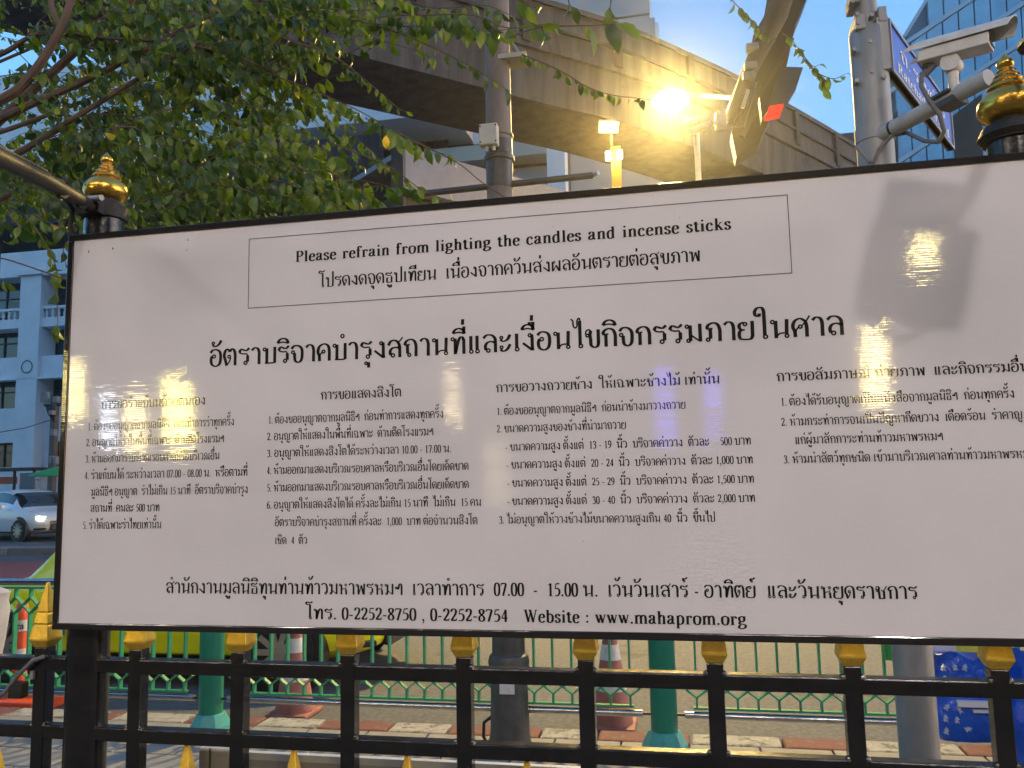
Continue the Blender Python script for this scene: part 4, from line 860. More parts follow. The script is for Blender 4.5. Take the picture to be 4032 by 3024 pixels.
def hoodm(b):
    V = []
    for (sa, pts) in ((0, hood), (0, hin), (1, hood), (1, hin)):
        for k, (r, u_) in enumerate(pts):
            if sa: off = Lc + .015 + .02*math.sin(PI*k/n_)
            else: off = .03 - .03*math.sin(PI*k/n_)*0 + (.05 if False else 0) + .05*(1-abs(1-2*k/n_))*0 - .04
            if not sa: off = -.0 + .06*math.sin(PI*k/n_) - .04
            V.append(CP(off, r, u_))
    m_ = n_+1; F = []
    for k in range(n_): F += [(k, k+1, 2*m_+k+1, 2*m_+k), (m_+k, m_+k+1, 3*m_+k+1, 3*m_+k), (k, k+1, m_+k+1, m_+k), (2*m_+k, 2*m_+k+1, 3*m_+k+1, 3*m_+k)]
    F += [(0, m_, 3*m_, 2*m_), (n_, m_+n_, 3*m_+n_, 2*m_+n_)]
    b.add(V, F)
part('hood', 'camwhite', cc, hoodm, smooth=True)
part('front_glass', 'glass', cc, lambda b: b.prism([CP(Lc-.039, r*.8, u_*.8+.0) for r, u_ in [(-.04, -.036), (.04, -.036), (.04, .03), (-.04, .03)]], ax*.004))
mb_ = CP(Lc*.40, 0, -.04)
part('swivel', 'camwhite', cc, lambda b: b.tube([mb_+Vector((0, 0, -.02))-rt_*.03, mb_+Vector((0, 0, -.02))+rt_*.03], .030, 18), smooth=True)
part('neck', 'camwhite', cc, lambda b: b.tube([mb_+Vector((0, 0, -.05)), Vector((mb_.x, mb_.y, AL(.68).z+.01))], [.018, .016], 14), smooth=True)
part('cable_gland', 'cable', cc, lambda b: b.tube([CP(.02, 0, -.038), CP(.05, 0, -.05), CP(.02, 0, -.075)], .013, 8), smooth=True)
part('cable', 'cable', cc, lambda b: b.tube([Vector(p) for p in [CP(.02, -.0, -.07)] + [onY(*q) for q in ((3630, 290, cy_-.04), (3628, 340, cy_-.05), (3660, 400, cy_-.06), (3700, 450, cy_-.06), (3718, 520, cy_-.05), (3695, 560, cy_-.03), (3640, 555, cy_), (3570, 522, GP0-.1), (3510, 535, GP0-.1), (3462, 590, GP0-.09), (3440, 650, GP0-.08), (3445, 900, GP0-.07))]], .0075, 10), smooth=True)
# street sign
AZ = math.radians(28.4)
p0 = Vector((gpx+.115, GP0+.05, 3.))
ss = thing('street_sign', 'blue street name sign with white lettering on the grey pole', 'sign', (p0.x, p0.y, 3.))
st_ = onV(3497, 72, p0, AZ); sb_ = onV(3528, 300, p0, AZ); se = onV(3765, 515, p0, AZ)
dS = Vector((math.sin(AZ), math.cos(AZ), 0)); nS = Vector((math.cos(AZ), -math.sin(AZ), 0))
z1s, z0s = st_.z, sb_.z; Ls = (Vector((se.x, se.y, 0))-Vector((p0.x, p0.y, 0))).length; P0 = Vector((st_.x, st_.y, 0))
def SP(t, z, o_=0.): return P0 + dS*t + Vector((0, 0, z)) + nS*o_
part('plate', 'blueplate', ss, lambda b: b.prism([SP(0, z0s), SP(Ls, z0s), SP(Ls, z1s), SP(0, z1s)], -nS*.02))
for nm, (ta, za, tb, zb_) in (('edge', (0, z0s, Ls, z0s+.012)), ('edge', (0, z1s-.012, Ls, z1s)), ('edge', (0, z0s+.013, .012, z1s-.013)), ('edge', (Ls-.012, z0s+.013, Ls, z1s-.013))):
    part('edge', 'galv', ss, lambda b: b.prism([SP(ta, za, .006), SP(tb, za, .006), SP(tb, zb_, .006), SP(ta, zb_, .006)], -nS*.034))
Hs = z1s-z0s
for tx, fz_, h_, wd_ in (('ถ. ราชดำริ', .46, .22, .72), ('Ratchadamri Rd', .14, .2, .84)):
    V, F, _ = text_mesh(tx, Hs*h_, True, Ls*wd_)
    me = bpy.data.meshes.new('lettering'); me.from_pydata([SP(Ls*(1-wd_)/2+x, z0s+Hs*fz_+y, .002)-wloc(ss) for x, y in V], [], F); me.materials.append(M_['whiteprint'])
    o_ = bpy.data.objects.new('lettering', me); COL.objects.link(o_); o_.parent = ss
part('bracket', 'galv', ss, lambda b: (b.bar((gpx+.04, GP0+.0, z1s+.03), SP(-.01, z1s-.06, -.03), .03, .04), b.bar((gpx+.05, GP0, z0s+.12), SP(-.01, z0s+.03, -.03), .03, .04), b.box(SP(-.02, (z0s+z1s)/2, -.02), (.04, .03, Hs*.98))))

# ---------------------------------------------------------------- slanted gantry with traffic light, camera and street lamp
GA = 11.
gn = thing('slanted_gantry', 'weathered slanted steel gantry with pipe and dark back panel under the sky', 'gantry', onY(2860, 700, GA)[:])
def gY(x, y, d=0.): return onY(x, y, GA+d)
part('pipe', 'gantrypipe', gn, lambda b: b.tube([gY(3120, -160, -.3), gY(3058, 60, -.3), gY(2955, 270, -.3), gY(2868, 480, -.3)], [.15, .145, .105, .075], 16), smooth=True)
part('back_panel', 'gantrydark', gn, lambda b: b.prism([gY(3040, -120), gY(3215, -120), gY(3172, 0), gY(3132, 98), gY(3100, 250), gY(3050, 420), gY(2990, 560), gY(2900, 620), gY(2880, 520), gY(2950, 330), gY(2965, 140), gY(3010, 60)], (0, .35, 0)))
part('rail_strip', 'gantrypipe', gn, lambda b: b.prism([gY(3110, 150, -.06), gY(3128, 150, -.06), gY(3000, 420, -.06), gY(2930, 540, -.06), gY(2912, 530, -.06)], (0, .055, 0)))
for k in range(5): part('cable_run', 'cable', gn, lambda b: b.tube([gY(2940+k*9, 300+k*6, -.2), gY(2925+k*9, 380, -.24), gY(2880+k*12, 500, -.16)], .02, 6))
for (x, y) in ((2962, 188), (2955, 262), (2948, 300)): part('clamp', 'galv', gn, lambda b: b.box(gY(x, y, -.4), (.16, .1, .1)), bevel=.01)
part('junction', 'box', gn, lambda b: b.box(gY(2935, 390, -.4), (.05, .05, .26), R=Matrix.Rotation(.35, 3, 'Y')), bevel=.01)
tl = thing('traffic_light', 'dark hooded traffic light seen from below showing red', 'traffic light', gY(3080, 350)[:])
part('backboard', 'blackplastic', tl, lambda b: b.prism([gY(3075, 262, -.3), gY(3162, 265, -.5), gY(3140, 330, -.5), gY(3085, 420, -.5), gY(3030, 430, -.4), gY(3000, 470, -.3), gY(2990, 380, -.3)], (0, .22, 0)))
part('red_lens', 'redglass', tl, lambda b: b.prism([gY(3030, 418, -.62), gY(3086, 408, -.62), gY(3072, 452, -.62), gY(3012, 465, -.62)], (0, .1, 0)))
gc = thing('gantry_camera', 'twin tube traffic camera lit yellow beneath the street lamp', 'camera', gY(2740, 500)[:])
part('housing', 'camwhite', gc, lambda b: (b.tube([gY(2695, 492, -.6), gY(2798, 462, -.6)], .055, 14), b.tube([gY(2712, 520, -.6), gY(2800, 490, -.6)], .05, 14)), smooth=True)
part('mount', 'camwhite', gc, lambda b: (b.box(gY(2838, 475, -.5), (.14, .14, .2)), b.tube([gY(2800, 485, -.6), gY(2860, 480, -.4)], .04, 8)), bevel=.01)
# street lamp
lampY = 11.6
ld = thing('street_lamp', 'glowing sodium street lamp head on a thin arm right of centre', 'street lamp', onY(2640, 393, lampY)[:])
la = onY(2640, 390, lampY)
part('lens', lampmat('sodium_lens', (1., .69, .21), 640), ld, lambda b: b.lathe([(.02, -.085), (.14, -.07), (.22, -.04), (.25, 0), (.02, .02)], la, 20), smooth=True)
part('hood', 'galv', ld, lambda b: b.lathe([(.27, -.045), (.275, -.045), (.262, .021), (.23, .05), (.12, .085), (.02, .1)], la, 20), smooth=True)
part('arm', 'galv', ld, lambda b: b.tube([la+Vector((.2, 0, .04)), onY(2760, 375, lampY), onY(2880, 385, lampY-.4)], .035, 10), smooth=True)
# twin flood lamp mast
flY = 17.
fl = thing('flood_mast', 'orange lit mast with square flood lamp on top and two small lamps', 'lamp', onY(2425, 740, flY)[:])
part('flood_face', lampmat('flood_face', (1., .55, .10), 45), fl, lambda b: b.box(onY(2397, 501, flY-.1), (.38, .04, .21), R=Matrix.Rotation(.12, 3, 'Y')))
part('flood_body', 'blackplastic', fl, lambda b: b.box(onY(2397, 500, flY+.02), (.42, .16, .25), R=Matrix.Rotation(.12, 3, 'Y')))
part('mast', 'mastglow', fl, lambda b: b.box(((onY(2425, 660, flY).x), flY+.2, onY(2425, 568, flY).z/2), (.2, .2, onY(2425, 568, flY).z)))
part('neck', 'blackplastic', fl, lambda b: b.box(onY(2408, 545, flY+.1), (.05, .05, .4)))
for (x, y) in ((2395, 614), (2440, 609)): part('lamp_face', lampmat('small_lamp', (1., .68, .2), 12), fl, lambda b: b.box(onY(x, y, flY-.05), (.11, .06, .2)), bevel=.02)
wp = thing('white_pole', 'thin white pole under the traffic camera', 'pole', onY(2745, 750, 15)[:])
part('shaft', 'camwhite', wp, lambda b: b.tube([onY(2745, 555, 15)-Vector((0, 0, 5.5)), onY(2745, 590, 15), onY(2742, 530, 15)], .055, 10), smooth=True)

# ---------------------------------------------------------------- cones, bags
def cone(label, px, py, h_, m, r=.15, grp='traffic cones along the barrier', ysh=0):
    p = onZ(px, py, RD); t = thing('traffic_cone', label, 'traffic cone', p[:], grp)
    def pr(z): return r*(1-z/h_)*.82+.028
    part('base', m, t, lambda b: b.box((p.x, p.y, p.z+.02), (r*2.15, r*2.15, .035)), bevel=.01)
    part('body', m, t, lambda b: b.lathe([(pr(z), z) for z in (.03, h_*.3, h_*.6, h_)] + [(.012, h_)], p, 20), smooth=True)
    for (a, c) in ((.36, .5), (.64, .78)):
        part('band', 'band', t, lambda b: b.lathe([(pr(h_*a)+.003, h_*a), (pr(h_*c)+.003, h_*c)], p, 20), smooth=True)
    return t
cone('faded red and white cone in front of the taxi wheel', 1160, 2815, .72, 'conefade')
cone('faded red and white cone left of the second green post', 2412, 2865, .72, 'conefade')
p = onZ(70, 2792, RD+.0); p = Vector((p.x, p.y, RD))
bo = thing('orange_bollard', 'slim orange bollard with white bands at far left', 'bollard', p[:])
part('base', 'orange', bo, lambda b: b.box((p.x-.02, p.y, RD+.05), (.62, .36, .1)), bevel=.02)
part('post', 'orange', bo, lambda b: b.lathe([(.055, .1), (.05, .68), (.042, .80), (.03, .82)], p, 18), smooth=True)
for z in (.38, .6): part('band', 'band', bo, lambda b: b.lathe([(.0555, z), (.0545, z+.085)], p, 18), smooth=True)
V, F, _ = text_mesh('Gra', .05, True)
me = bpy.data.meshes.new('lettering'); me.from_pydata([Vector((p.x-.035+x, p.y-.058+abs(x-.035)**2*6, p.z+.62+y))-wloc(bo) for x, y in V], [], F); me.materials.append(M_['blackplastic'])
o_ = bpy.data.objects.new('lettering', me); COL.objects.link(o_); o_.parent = bo

def bag(label, cx, cy, z0, wd, dp_, ht, m, seed, grp='stuffed bags heaped by the barrier'):
    t = thing('bag', label, 'bag', (cx, cy, z0), grp); rn = random.Random(seed)
    def mk(b):
        N, K = 40, 14; V = []
        for k in range(K):
            f = k/(K-1); z = z0+ht*f
            for j in range(N):
                a = 2*PI*j/N; e = .62
                x = wd/2*math.copysign(abs(math.cos(a))**e, math.cos(a)); y = dp_/2*math.copysign(abs(math.sin(a))**e, math.sin(a))
                q = Vector((x*9, y*9, f*5+seed)); nn_ = noise.noise(q); s_ = (.80+.26*math.sin(PI*min(f*1.1+.12, 1)))*(1+.17*nn_+.09*noise.noise(q*2.3))
                V.append((cx+x*s_, cy+y*s_, z+(.03+.06*f*f)*noise.noise(q*.7+Vector((3, 1, 2)))*(1 if k else 0)))
        F = [(k*N+j, k*N+(j+1) % N, (k+1)*N+(j+1) % N, (k+1)*N+j) for k in range(K-1) for j in range(N)] + [tuple(range(N))[::-1], tuple((K-1)*N+j for j in range(N))]
        b.add(V, F)
    part('sack', m, t, mk, smooth=True); return t
BY = 4.75
b1 = onY(3685, 2900, BY); b2_ = onY(3975, 2900, BY); zt_ = onY(3830, 2592, BY).z; zb_2 = onY(3800, 2925, BY).z
bg1 = bag('blue shopping bag printed with white sports figures beside the grey pole', (b1.x+b2_.x)/2, BY+.12, max(zb_2, .0), b2_.x-b1.x, .25, zt_-max(zb_2, 0), 'bluebag', 2)
for (px, py, rot) in ((3718, 2632, .1), (3763, 2630, -.2), (3803, 2632, .3), (3722, 2676, .4), (3732, 2788, .6), (3782, 2800, -.6), (3728, 2833, .1), (3772, 2838, 0), (3730, 2882, .2), (3815, 2874, 1.2)):
    c = onY(px, py, BY-.035)
    def fig(b, c=c, rot=rot):
        R = Matrix.Rotation(rot, 3, 'Y'); s_ = .0165
        for (x0_, z0_, x1_, z1_, w_) in ((0, .0, 0, .6, .32), (0, 0, -.5, -.8, .18), (0, 0, .45, -.8, .18), (0, .5, .6, .3, .14), (0, .5, -.5, .1, .14)):
            a_, b_ = R@Vector((x0_, 0, z0_))*s_, R@Vector((x1_, 0, z1_))*s_; d_ = (b_-a_).normalized(); n2 = Vector((-d_.z, 0, d_.x))*w_*s_*.5
            b.prism([c+a_-n2, c+b_-n2, c+b_+n2, c+a_+n2], (0, .03, 0))
        b.prism([c+R@Vector((.17*math.cos(k), 0, .85+.17*math.sin(k)))*s_ for k in range(6)], (0, .03, 0))
    part('printed_figure', 'bagprint', bg1, fig)
c = onY(3852, 2772, BY-.02); part('printed_band', 'bagprint', bg1, lambda b: b.box(c, (.2, .03, .028)))
c = onY(3880, 2800, BY-.02); part('printed_band', 'bagprint', bg1, lambda b: b.box(c, (.12, .03, .013)))
b3 = onY(4000, 2900, BY)
bag('blue bag with white print at the right edge of the photo', b3.x+.2, BY+.1, .08, .42, .26, onY(4010, 2590, BY).z-.08, 'bluebag', 5)
c = onY(3765, 2560, BY+.3); bag('crumpled white plastic bag on top of the blue bag', c.x, BY+.3, c.z-.1, .42, .2, .24, 'plasticw', 8)
c = onY(3845, 2560, BY+.1); bag('yellow green plastic bag behind the gold spear tip at right', c.x, BY+.22, c.z-.08, .14, .12, .16, 'plasticy', 9)
c = onY(3530, 2560, BY+.1); bag('green and white wrapper hanging left of the grey pole', c.x, BY+.2, c.z-.07, .08, .06, .22, 'plasticg', 10)
c = onZ(3935, 2935, 0); cb_ = thing('clay_bowl', 'shiny brown clay bowl on the kerb below the blue bag', 'bowl', c[:])
part('body', 'brass', cb_, lambda b: b.lathe([(.04, .02), (.09, .05), (.105, .1), (.1, .1), (.08, .06)], c, 20), smooth=True)
# ---------------------------------------------------------------- cars
def car(name, label, group, loc, rz, paint, L=4.5, low=False):
    t = thing(name, label, 'car', (0, 0, 0), group)
    # stations: x along the car (0 rear .. L front), bottom, belt height, roof height or None, half width at belt, half width at roof
    W = .88
    st = [(0.0, .48, .70, .72, .60), (.10, .34, .88, .90, .76), (.35, .25, .98, 1.00, .84), (.75, .22, 1.00, 1.04, W), (1.15, .21, .99, 1.28, W), (1.55, .21, .98, 1.43, W), (2.1, .21, .97, 1.47, W), (2.6, .21, .96, 1.46, W), (3.0, .21, .95, 1.34, W), (3.4, .21, .93, 1.02, W), (3.75, .22, .88, .90, .86), (4.1, .25, .80, .82, .80), (4.36, .30, .68, .70, .68), (4.5, .40, .54, .56, .52)]
    if low: st = [(x, zb, zl*(.84 if x < 1.2 else .93), zt*(.84 if x < 1.1 else 1), a_) for x, zb, zl, zt, a_ in st]
    k = L/4.5; SUB = 4; C = []
    for i in range(len(st)-1):
        a_, b_, c_, d_ = st[max(i-1, 0)], st[i], st[i+1], st[min(i+2, len(st)-1)]
        for q in range(SUB):
            u = q/SUB; C.append(tuple(.5*(2*b_[m]+(c_[m]-a_[m])*u+(2*a_[m]-5*b_[m]+4*c_[m]-d_[m])*u*u+(3*b_[m]-a_[m]-3*c_[m]+d_[m])*u**3) for m in range(5)))
    C.append(st[-1]); rings = []
    for (x, zb, zl, zt, wb_) in C:
        cab = max(0., min(1., (zt-zl-.03)/.3)); wt = wb_*.80+(.60-wb_*.80)*cab
        R_ = [(0, zb), (wb_*.82, zb), (wb_*.97, zb+.07), (wb_*1.0, zb+.18), (wb_*1.015, (zb+zl)*.52), (wb_*1.0, zl-.10), (wb_*.965, zl-.015), (wb_*.93, zl+.012)]
        w0 = wb_*.93
        for f in (.3, .62, .9): R_.append((w0+(wt+.03-w0)*f, zl+.012+(zt-.03-zl-.012)*f))
        R_ += [(wt*.93, zt-.012), (wt*.6, zt), (0, zt+.004)]
        rings.append((x*k-L/2, zl, zt, cab, [(-y, z) for y, z in R_]+[(y, z) for y, z in R_[-2:0:-1]]))
    n = len(rings[0][4]); V = [Vector((r_[0], y, z)) for r_ in rings for y, z in r_[4]]
    sets = {}
    for i in range(len(rings)-1):
        for q in range(n):
            f = (i*n+q, i*n+(q+1) % n, (i+1)*n+(q+1) % n, (i+1)*n+q)
            xm = (rings[i][0]+rings[i+1][0])/2+L/2; cabm = min(rings[i][3], rings[i+1][3]); qq = q if q < 13 else n-1-q; xm /= k
            key = 'body'
            if cabm > .35 and 8 <= qq <= 9 and 1.25 < xm < 3.15 and not (2.02 < xm < 2.12): key = ('side_window', q < 13, xm < 2.07)
            elif qq >= 10 and 2.95 < xm < 3.5 and rings[i][2]-rings[i][1] > .06: key = ('windscreen', 0, 0)
            elif qq >= 10 and .85 < xm < 1.42 and rings[i+1][2]-rings[i+1][1] > .06: key = ('rear_window', 0, 0)
            sets.setdefault(key, []).append(f)
    sets['body'] += [tuple(range(n))[::-1], tuple((len(rings)-1)*n+q for q in range(n))]
    for key, fs in sets.items():
        used = sorted({a for f in fs for a in f}); mp_ = {a: i for i, a in enumerate(used)}
        MB().add([V[a] for a in used], [tuple(mp_[a] for a in f) for f in fs]).build(key if key == 'body' else key[0], M_[paint if key == 'body' else 'glass'], t, smooth=True)
    for sx_ in (.74*k, 3.62*k):
        for sy in (-1, 1):
            c = Vector((sx_-L/2, sy*.885, .32))
            def disc(q, r0, r1, y0, y1, c=c, sy=sy, n=28):
                q.tube([c+Vector((0, sy*y0, 0)), c+Vector((0, sy*y1, 0))], [r0, r1], n)
            wl = part('wheel', 'tyre', t, lambda q: disc(q, .32, .305, -.18, .015), smooth=True)
            part('rim', 'rim', wl, lambda q: ([q.bar(c+Vector((0, sy*.022, 0)), c+Vector((math.cos(a)*.21, sy*.026, math.sin(a)*.21)), .02, .05, up=(math.sin(a), 0, -math.cos(a))) for a in [i*2*PI/10 for i in range(10)]], q.tube([c+Vector((0, sy*.018, 0)), c+Vector((0, sy*.034, 0))], .055, 14)))
            part('rim_dish', 'blackplastic', wl, lambda q: disc(q, .22, .215, .014, .018))
            wl2 = part('wheel_arch', 'blackplastic', t, lambda q: disc(q, .40, .385, -.1, .0))
    for o in [x for x in ALLCH(t) if x.name.startswith('wheel_arch') and abs(sum((v.co for v in x.data.vertices), Vector()).z/len(x.data.vertices)) < .1]:
        bpy.data.objects.remove(o)
    part('headlight', lampmat('headlight', (.85, 1, .9), 1.2) if paint == 'white' else 'glass', t, lambda q: q.box((L/2-.24, -.62, .66), (.2, .3, .09), rz=.5), bevel=.02)
    part('headlight', 'glass', t, lambda q: q.box((L/2-.24, .62, .66), (.2, .3, .09), rz=-.5), bevel=.02)
    part('grille', 'blackplastic', t, lambda q: q.box((L/2-.02, 0, .40), (.1, 1.0, .18)), bevel=.03)
    part('bumper_slot', 'blackplastic', t, lambda q: q.box((L/2-.2, -.70, .36), (.3, .12, .05), rz=.6), bevel=.01)
    part('mirror', paint, t, lambda q: q.box((.75, -.98, .98), (.14, .16, .12)), bevel=.03)
    part('sill', 'blackplastic', t, lambda q: q.box((-.05, 0, .2), (2.2, 1.70, .08)))
    for x in (.25, -.72):
        part('door_seam', 'blackplastic', t, lambda q: q.box((x, -.898, .6), (.008, .006, .62)))
    t.location = loc; t.rotation_euler = (0, 0, rz)
    return t
# the taxi: front wheel centre near photo x 1090, just beyond the barrier
wp_ = onZ(1092, 2728, RD)
tx = car('taxi', 'bright yellow green taxi waiting just beyond the green barrier at left', None, (wp_.x-(3.62-2.25)*4.17/4.5, wp_.y+.92, RD), 0, 'taxi', 4.17, True)
part('door_ring', 'blueplate', tx, lambda b: b.add([Vector((-.12+r*math.cos(a*PI/12), -.915, .62+r*.8*math.sin(a*PI/12))) for a in range(24) for r in (.17, .12)], [(2*i, 2*i+1, (2*i+3) % 48, (2*i+2) % 48) for i in range(24)]))
V, F, _ = text_mesh('ส. บ. ร ', .1, True)
me = bpy.data.meshes.new('lettering'); me.from_pydata([Vector((-1.15+x, -.913, .42+y)) for x, y in V], [], F); me.materials.append(M_['blueplate'])
o_ = bpy.data.objects.new('lettering', me); COL.objects.link(o_); o_.parent = tx
wq = onZ(72, 2132, RD)
th = math.radians(-18)
f_ = Vector((math.cos(th), math.sin(th), 0)); s__ = Vector((-f_.y, f_.x, 0))
ct = wq - f_*(3.62-2.25)*1.05 + s__*.88
wc = car('white_car', 'white car with dark windscreen on the far lane at left', None, (ct.x, ct.y, RD), th, 'white', 4.7)
wc.scale = (1.13, 1.13, 1.13)
q = onZ(-120, 2070, RD)
car('dark_car', 'dark blue car roof just visible behind the white car', None, (q.x+1.5, q.y+4, RD), th*.5, 'darkcar', 4.6)
q = onZ(200, 2050, RD)
car('dark_car', 'dark car standing under the green umbrella behind the white car', None, (q.x+3, q.y+2, RD), 0.1, 'darkcar', 4.4)

# things in front of the white building
UYp = 33.
up0 = onY(208, 1900, UYp)
pp = thing('utility_pole', 'cluttered concrete utility pole with boxes and cables before the white building', 'utility pole', (up0.x, UYp, 0))
pxs = onY(213, 1700, UYp).x
part('pole', 'polebrown', pp, lambda b: b.box((pxs, UYp, onY(213, 1560, UYp).z/2), (.26, .26, onY(213, 1560, UYp).z)))
for (px, py, w_, h2) in ((178, 1564, .32, .45), (222, 1574, .26, .28), (210, 1703, .25, .3), (205, 1810, .14, .35), (222, 1812, .14, .35), (205, 1625, .2, .2)):
    c = onY(px, py, UYp-.25); part('equipment_box', 'tower', pp, lambda b: b.box(c, (w_, .25, h2)), bevel=.02)
part('cross_arm', 'poledark', pp, lambda b: b.box(onY(210, 1595, UYp), (.9, .12, .12)))
for k in range(4): part('cable', 'blackplastic', pp, lambda b: b.tube([onY(180+k*6, 1596, UYp-.15), onY(190+k*5, 1630+k*5, UYp-.2), onY(212, 1660, UYp-.15)], .025, 6))
part('span_wire', 'blackplastic', pp, lambda b: b.tube([onY(210, 1650, UYp-.1), onY(100, 1685, UYp), onY(-200, 1735, UYp)], .02, 6))
gu = thing('green_umbrella', 'bright green market umbrella beside the notice board edge in the distance', 'umbrella', onY(230, 1950, 27)[:])
uc = onY(232, 1862, 27)
part('canopy', 'greencloth', gu, lambda b: b.lathe([(1.0, -.12), (.98, -.06), (.5, .12), (.02, .25)], uc, 10))
part('stick', 'galv', gu, lambda b: b.tube([Vector((uc.x, uc.y, RD+.15)), uc], .03, 8))
sh = thing('street_stall', 'low wooden street stall with hanging boards before the white building', 'stall', onY(60, 1900, 36)[:])
s1 = onY(-60, 1852, 36); s2_ = onY(165, 1852, 36)
part('awning', 'blackplastic', sh, lambda b: b.box(((s1.x+s2_.x)/2, 36, s1.z), (s2_.x-s1.x, 1.4, .15)))
part('counter', 'brown', sh, lambda b: b.box(((s1.x+s2_.x)/2-.6, 36.2, .75), (s2_.x-s1.x-1.4, 1., 1.5)))
part('hanging_board', 'orange', sh, lambda b: b.box(onY(30, 1892, 35.6), (1.1, .06, .35)))
part('post', 'blackplastic', sh, lambda b: [b.box(((s1.x+(s2_.x-s1.x)*k/3), 35.5, s1.z/2), (.1, .1, s1.z)) for k in range(4)])
pc = thing('poster_board', 'pale blue notice board standing beside the stall', 'board', onY(110, 1930, 34)[:])
part('panel', 'fascia', pc, lambda b: b.box(onY(108, 1908, 34), (.8, .06, 1.1)))
part('leg', 'galv', pc, lambda b: b.box(onY(108, 1950, 34.1), (.08, .08, 1.2)))
bc = thing('stair_rail', 'pale concrete stair balustrade rising beside the utility pole', 'stairs', onY(180, 1900, 38)[:])
part('stringer', 'bwhite', bc, lambda b: b.bar(onY(140, 1885, 38), onY(215, 1840, 38), .3, .25))
part('rail', 'bwhite', bc, lambda b: b.bar(onY(140, 1862, 38), onY(215, 1820, 38), .08, .08))
for k in range(8): part('baluster', 'bwhite', bc, lambda b: b.box(onY(143+k*10, 1898-k*6, 38), (.06, .06, .95)))
# ---------------------------------------------------------------- tree
TR = thing('leafy_tree', 'leafy green tree spreading drooping branches over the top left of the notice board', 'tree', (-4.2, 2.6, 0))
rt = random.Random(11)
def leafmesh(name, m, L=.055, W=.034, curl=.3, fold=.25):
    V = []; n = 4
    prof = [0.06, .72, 1.0, .74, .0]
    for i in range(n+1):
        t = i/n; a = curl*t*1.6; x = L*t*math.cos(a*.5); z = -L*t*math.sin(a*.5)
        w_ = W/2*prof[i]
        V += [(x, -w_, z+fold*w_), (x, 0, z), (x, w_, z+fold*w_)]
    F = []
    for i in range(n):
        for k in (0, 1):
            a = i*3+k
            F.append((a, a+1, a+4, a+3))
    me = bpy.data.meshes.new(name); me.from_pydata(V, [], F); me.materials.append(M_[m]); me.update()
    me.polygons.foreach_set('use_smooth', [True]*len(me.polygons)); return me, V, F
LV = [leafmesh('leaf', 'leafa', .058, .029, .5, .3), leafmesh('leaf', 'leafb', .062, .031, .9, .25), leafmesh('leaf', 'leafa', .052, .024, 1.4, .5), leafmesh('leaf', 'leafy', .05, .028, .4, .2), leafmesh('leaf', 'leafa', .03, .018, 1.2, .4)]
leaves = []     # (kind, matrix, size)
twigs = MB(); branches = []
def leaf(p, d, kind=None, sc=1.):
    if kind is None: kind = rt.choices((0, 1, 2, 3), (45, 30, 24, .5))[0]
    x = Vector(d).normalized()
    n_ = Vector((rt.gauss(0, .6), rt.gauss(-.5, .6), rt.gauss(.7, .5))); y = n_.cross(x)
    if y.length < 1e-3: y = Vector((0, 1, 0))
    y.normalize(); z = x.cross(y)
    sc *= rt.uniform(.45, 1.1)
    M4 = Matrix.Translation(p) @ Matrix((x, y, z)).transposed().to_4x4() @ Matrix.Scale(sc, 4)
    leaves.append((kind, M4, p, sc))
def sub(P, n):
    return [Vector(p) for p in _cat3(P, n)]
def _cat3(P, n=5):
    Q = [P[0]] + list(P) + [P[-1]]; out = []
    for i in range(1, len(Q)-2):
        a, b, c, d = Q[i-1], Q[i], Q[i+1], Q[i+2]
        for k in range(n):
            t = k/n; out.append(.5*((2*b) + (c-a)*t + (2*a-5*b+4*c-d)*t*t + (3*b-a-3*c+d)*t**3))
    out.append(P[-1]); return out
def spray(P, r0, r1, dens=.03, t0=0., kind=None, sc=1., droop=.9, col=None):
    """a twig through the points with leaves in pairs along it"""
    C = sub(P, 6); k = len(C); (col or twigs).tube(C, [r0+(r1-r0)*i/(k-1) for i in range(k)], 5, cap=False)
    acc = 0; tot = sum((C[i+1]-C[i]).length for i in range(k-1)); run = 0
    for i in range(k-1):
        a, b = C[i], C[i+1]; L = (b-a).length; d = (b-a)/max(L, 1e-6)
        while acc < L:
            p = a+d*acc
            if (run+acc)/tot >= t0:
                for s_ in (-1, 1):
                    if rt.random() < .12: continue
                    side = d.cross(Vector((0, 0, 1))); side = side.normalized() if side.length > .01 else Vector((1, 0, 0))
                    q = side*s_*rt.uniform(.3, 1.) + d*rt.uniform(.2, .9) + Vector((rt.gauss(0, .25), rt.gauss(0, .25), -droop*rt.uniform(.5, 1.7)))
                    leaf(p+Vector((rt.gauss(0, .003), rt.gauss(0, .003), -.003)), q, kind, sc)
            acc += dens*rt.uniform(.7, 1.4)
        acc -= L; run += L
    leaf(C[-1], d+Vector((0, 0, -.4)), kind, sc)
def Q(pts, Y): return [onY(x, y, Y if not isinstance(Y, (list, tuple)) else Y[0]+(Y[1]-Y[0])*i/(len(pts)-1)) for i, (x, y) in enumerate(pts)]
